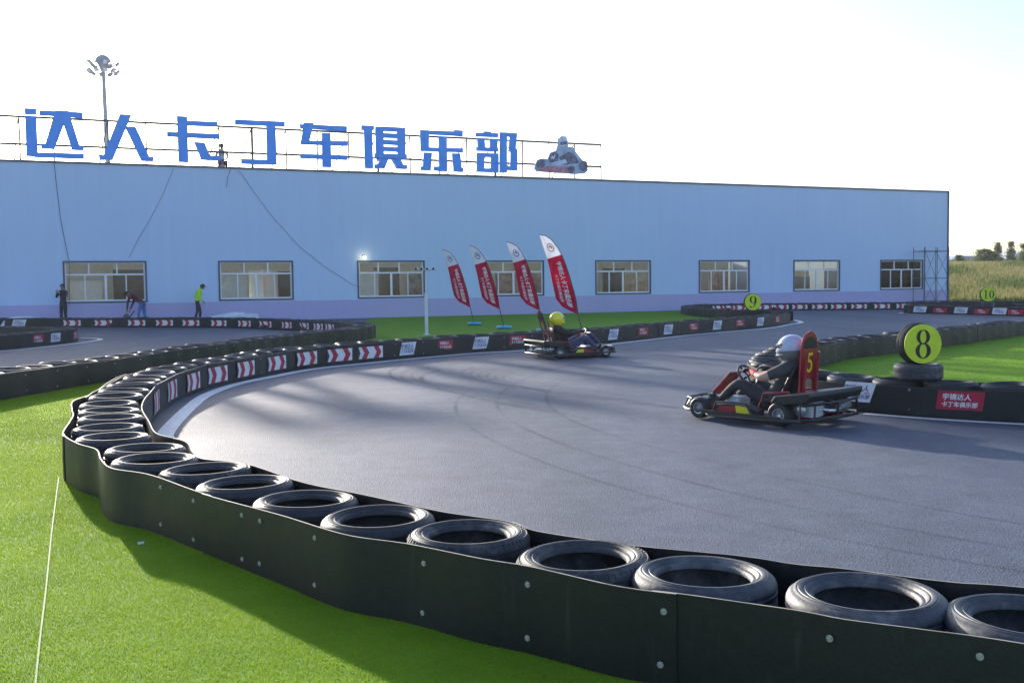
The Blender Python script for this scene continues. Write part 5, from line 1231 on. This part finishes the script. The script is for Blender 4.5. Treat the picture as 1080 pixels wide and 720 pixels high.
for i, t_ in enumerate(TR): tree(t_[0], t_[1]-.5, t_[2], t_[3]*1.3, t_[4], t_[5], 30+i)
def far_house(px, Y, w, h, label, rm):
    x = (px-540)/1080*Y; z0_ = 3.2
    r = empty('far_building', (x, Y, z0_), .2, label=label, cat='building')
    mb = MB(); mb.box((0, 0, h/2), (w, 9, h)); mb.build('walls', mat('far_wall', (.55, .57, .62), .7, var=.05), r)
    mb = MB(); mb.prism([(-w/2-.5, h), (w/2+.5, h), (w/2-1, h+1.6), (-w/2+1, h+1.6)], lambda a, b: Vector((a, -5, b)), lambda a, b: Vector((a, 5, b))); mb.build('roof', rm, r)
    for q in range(3): mb = MB(); mb.box((-w*.3+q*w*.3, -4.53, h*.5), (1.6, .06, 1.4)); mb.build('window', DARKF, r)
far_house(1019, 260, 11, 2.6, 'distant white building with a blue grey roof between the field trees', mat('far_roof_blue', (.16, .22, .38), .6)); far_house(1078, 250, 12, 3.2, 'distant white building at the right edge behind the trees', mat('far_roof_grey', (.3, .36, .42), .6))
# low dark hedge line behind the field
n = 9000; x = RNG.uniform(52, 110, n); y = RNG.uniform(146, 154, n); z = np.array([terr(a_, b_) for a_, b_ in zip(x, y)])
blades('undergrowth', x, y, z-.1, RNG.uniform(.4, 1.3, n)*(.7+.4*np.sin(x*.5)), np.full(n, .5), LEAF, .8, kind='stuff', label='low dark undergrowth on the crest of the field', cat='undergrowth')

sp = G(161, 571); mb = MB(); mb.box((0, 0, .006), (.035, .022, .010), Matrix.Rotation(.5, 3, 'Z')); o = mb.build('paper_scrap', WINW, label='tiny white paper scrap on the turf beside the front barrier', cat='paper'); o.location = (sp.x-.03, sp.y-.12, .018)
# air
mb = MB(); mb.box((0, 1000, 11), (5200, 5400, 24.5)); hz = mb.build('haze', bpy.data.materials.new('haze'), kind='stuff', label='thin pale haze over the whole track', cat='haze')
hm_ = hz.data.materials[0]; hm_.use_nodes = True; nt = hm_.node_tree; nt.nodes.remove(nt.nodes['Principled BSDF'])
pv = nt.nodes.new('ShaderNodeVolumePrincipled'); pv.inputs['Color'].default_value = (.93, .95, 1, 1); pv.inputs['Density'].default_value = .00035; pv.inputs['Anisotropy'].default_value = .3
nt.links.new(pv.outputs[0], nt.nodes['Material Output'].inputs['Volume'])
# ------------------------------------------------------------------ light
SUN_EL = math.radians(13.6); sx, sy = -.48, .88; l_ = math.hypot(sx, sy); sx, sy = sx/l_, sy/l_
sd = bpy.data.lights.new('sun', 'SUN'); sd.energy = 3.3; sd.angle = math.radians(.9); sd.color = (1, .91, .80); so = bpy.data.objects.new('sun', sd); COL.objects.link(so)
so.rotation_euler = Vector((sx*math.cos(SUN_EL), sy*math.cos(SUN_EL), math.sin(SUN_EL))).to_track_quat('Z', 'Y').to_euler()
w = bpy.data.worlds.new('World'); sc.world = w; w.use_nodes = True; nt = w.node_tree; bg = nt.nodes['Background']
sky = nt.nodes.new('ShaderNodeTexSky'); sky.sky_type = 'NISHITA'; sky.sun_disc = False; sky.sun_elevation = SUN_EL; sky.sun_rotation = math.atan2(sx, sy) % (2*PI)
sky.air_density = 1.0; sky.dust_density = 1.6; sky.ozone_density = 2.5
hs = nt.nodes.new('ShaderNodeHueSaturation'); hs.inputs['Saturation'].default_value = 1.0; hs.inputs['Hue'].default_value = .512
nt.links.new(sky.outputs[0], hs.inputs['Color']); nt.links.new(hs.outputs[0], bg.inputs['Color']); bg.inputs['Strength'].default_value = .115
sc.view_settings.view_transform = 'Standard'; sc.view_settings.look = 'None'; sc.view_settings.exposure = 1.64; sc.view_settings.gamma = 1
sc.cycles.max_bounces = 6; sc.cycles.transparent_max_bounces = 12; sc.cycles.use_denoising = True
bpy.context.view_layer.update()

_seen = {}
for o in sc.objects:
    if o.get('category'): _seen.setdefault(o['label'], []).append(o.name)
for k, v in _seen.items():
    if len(v) > 1: print('DUP', k, v)
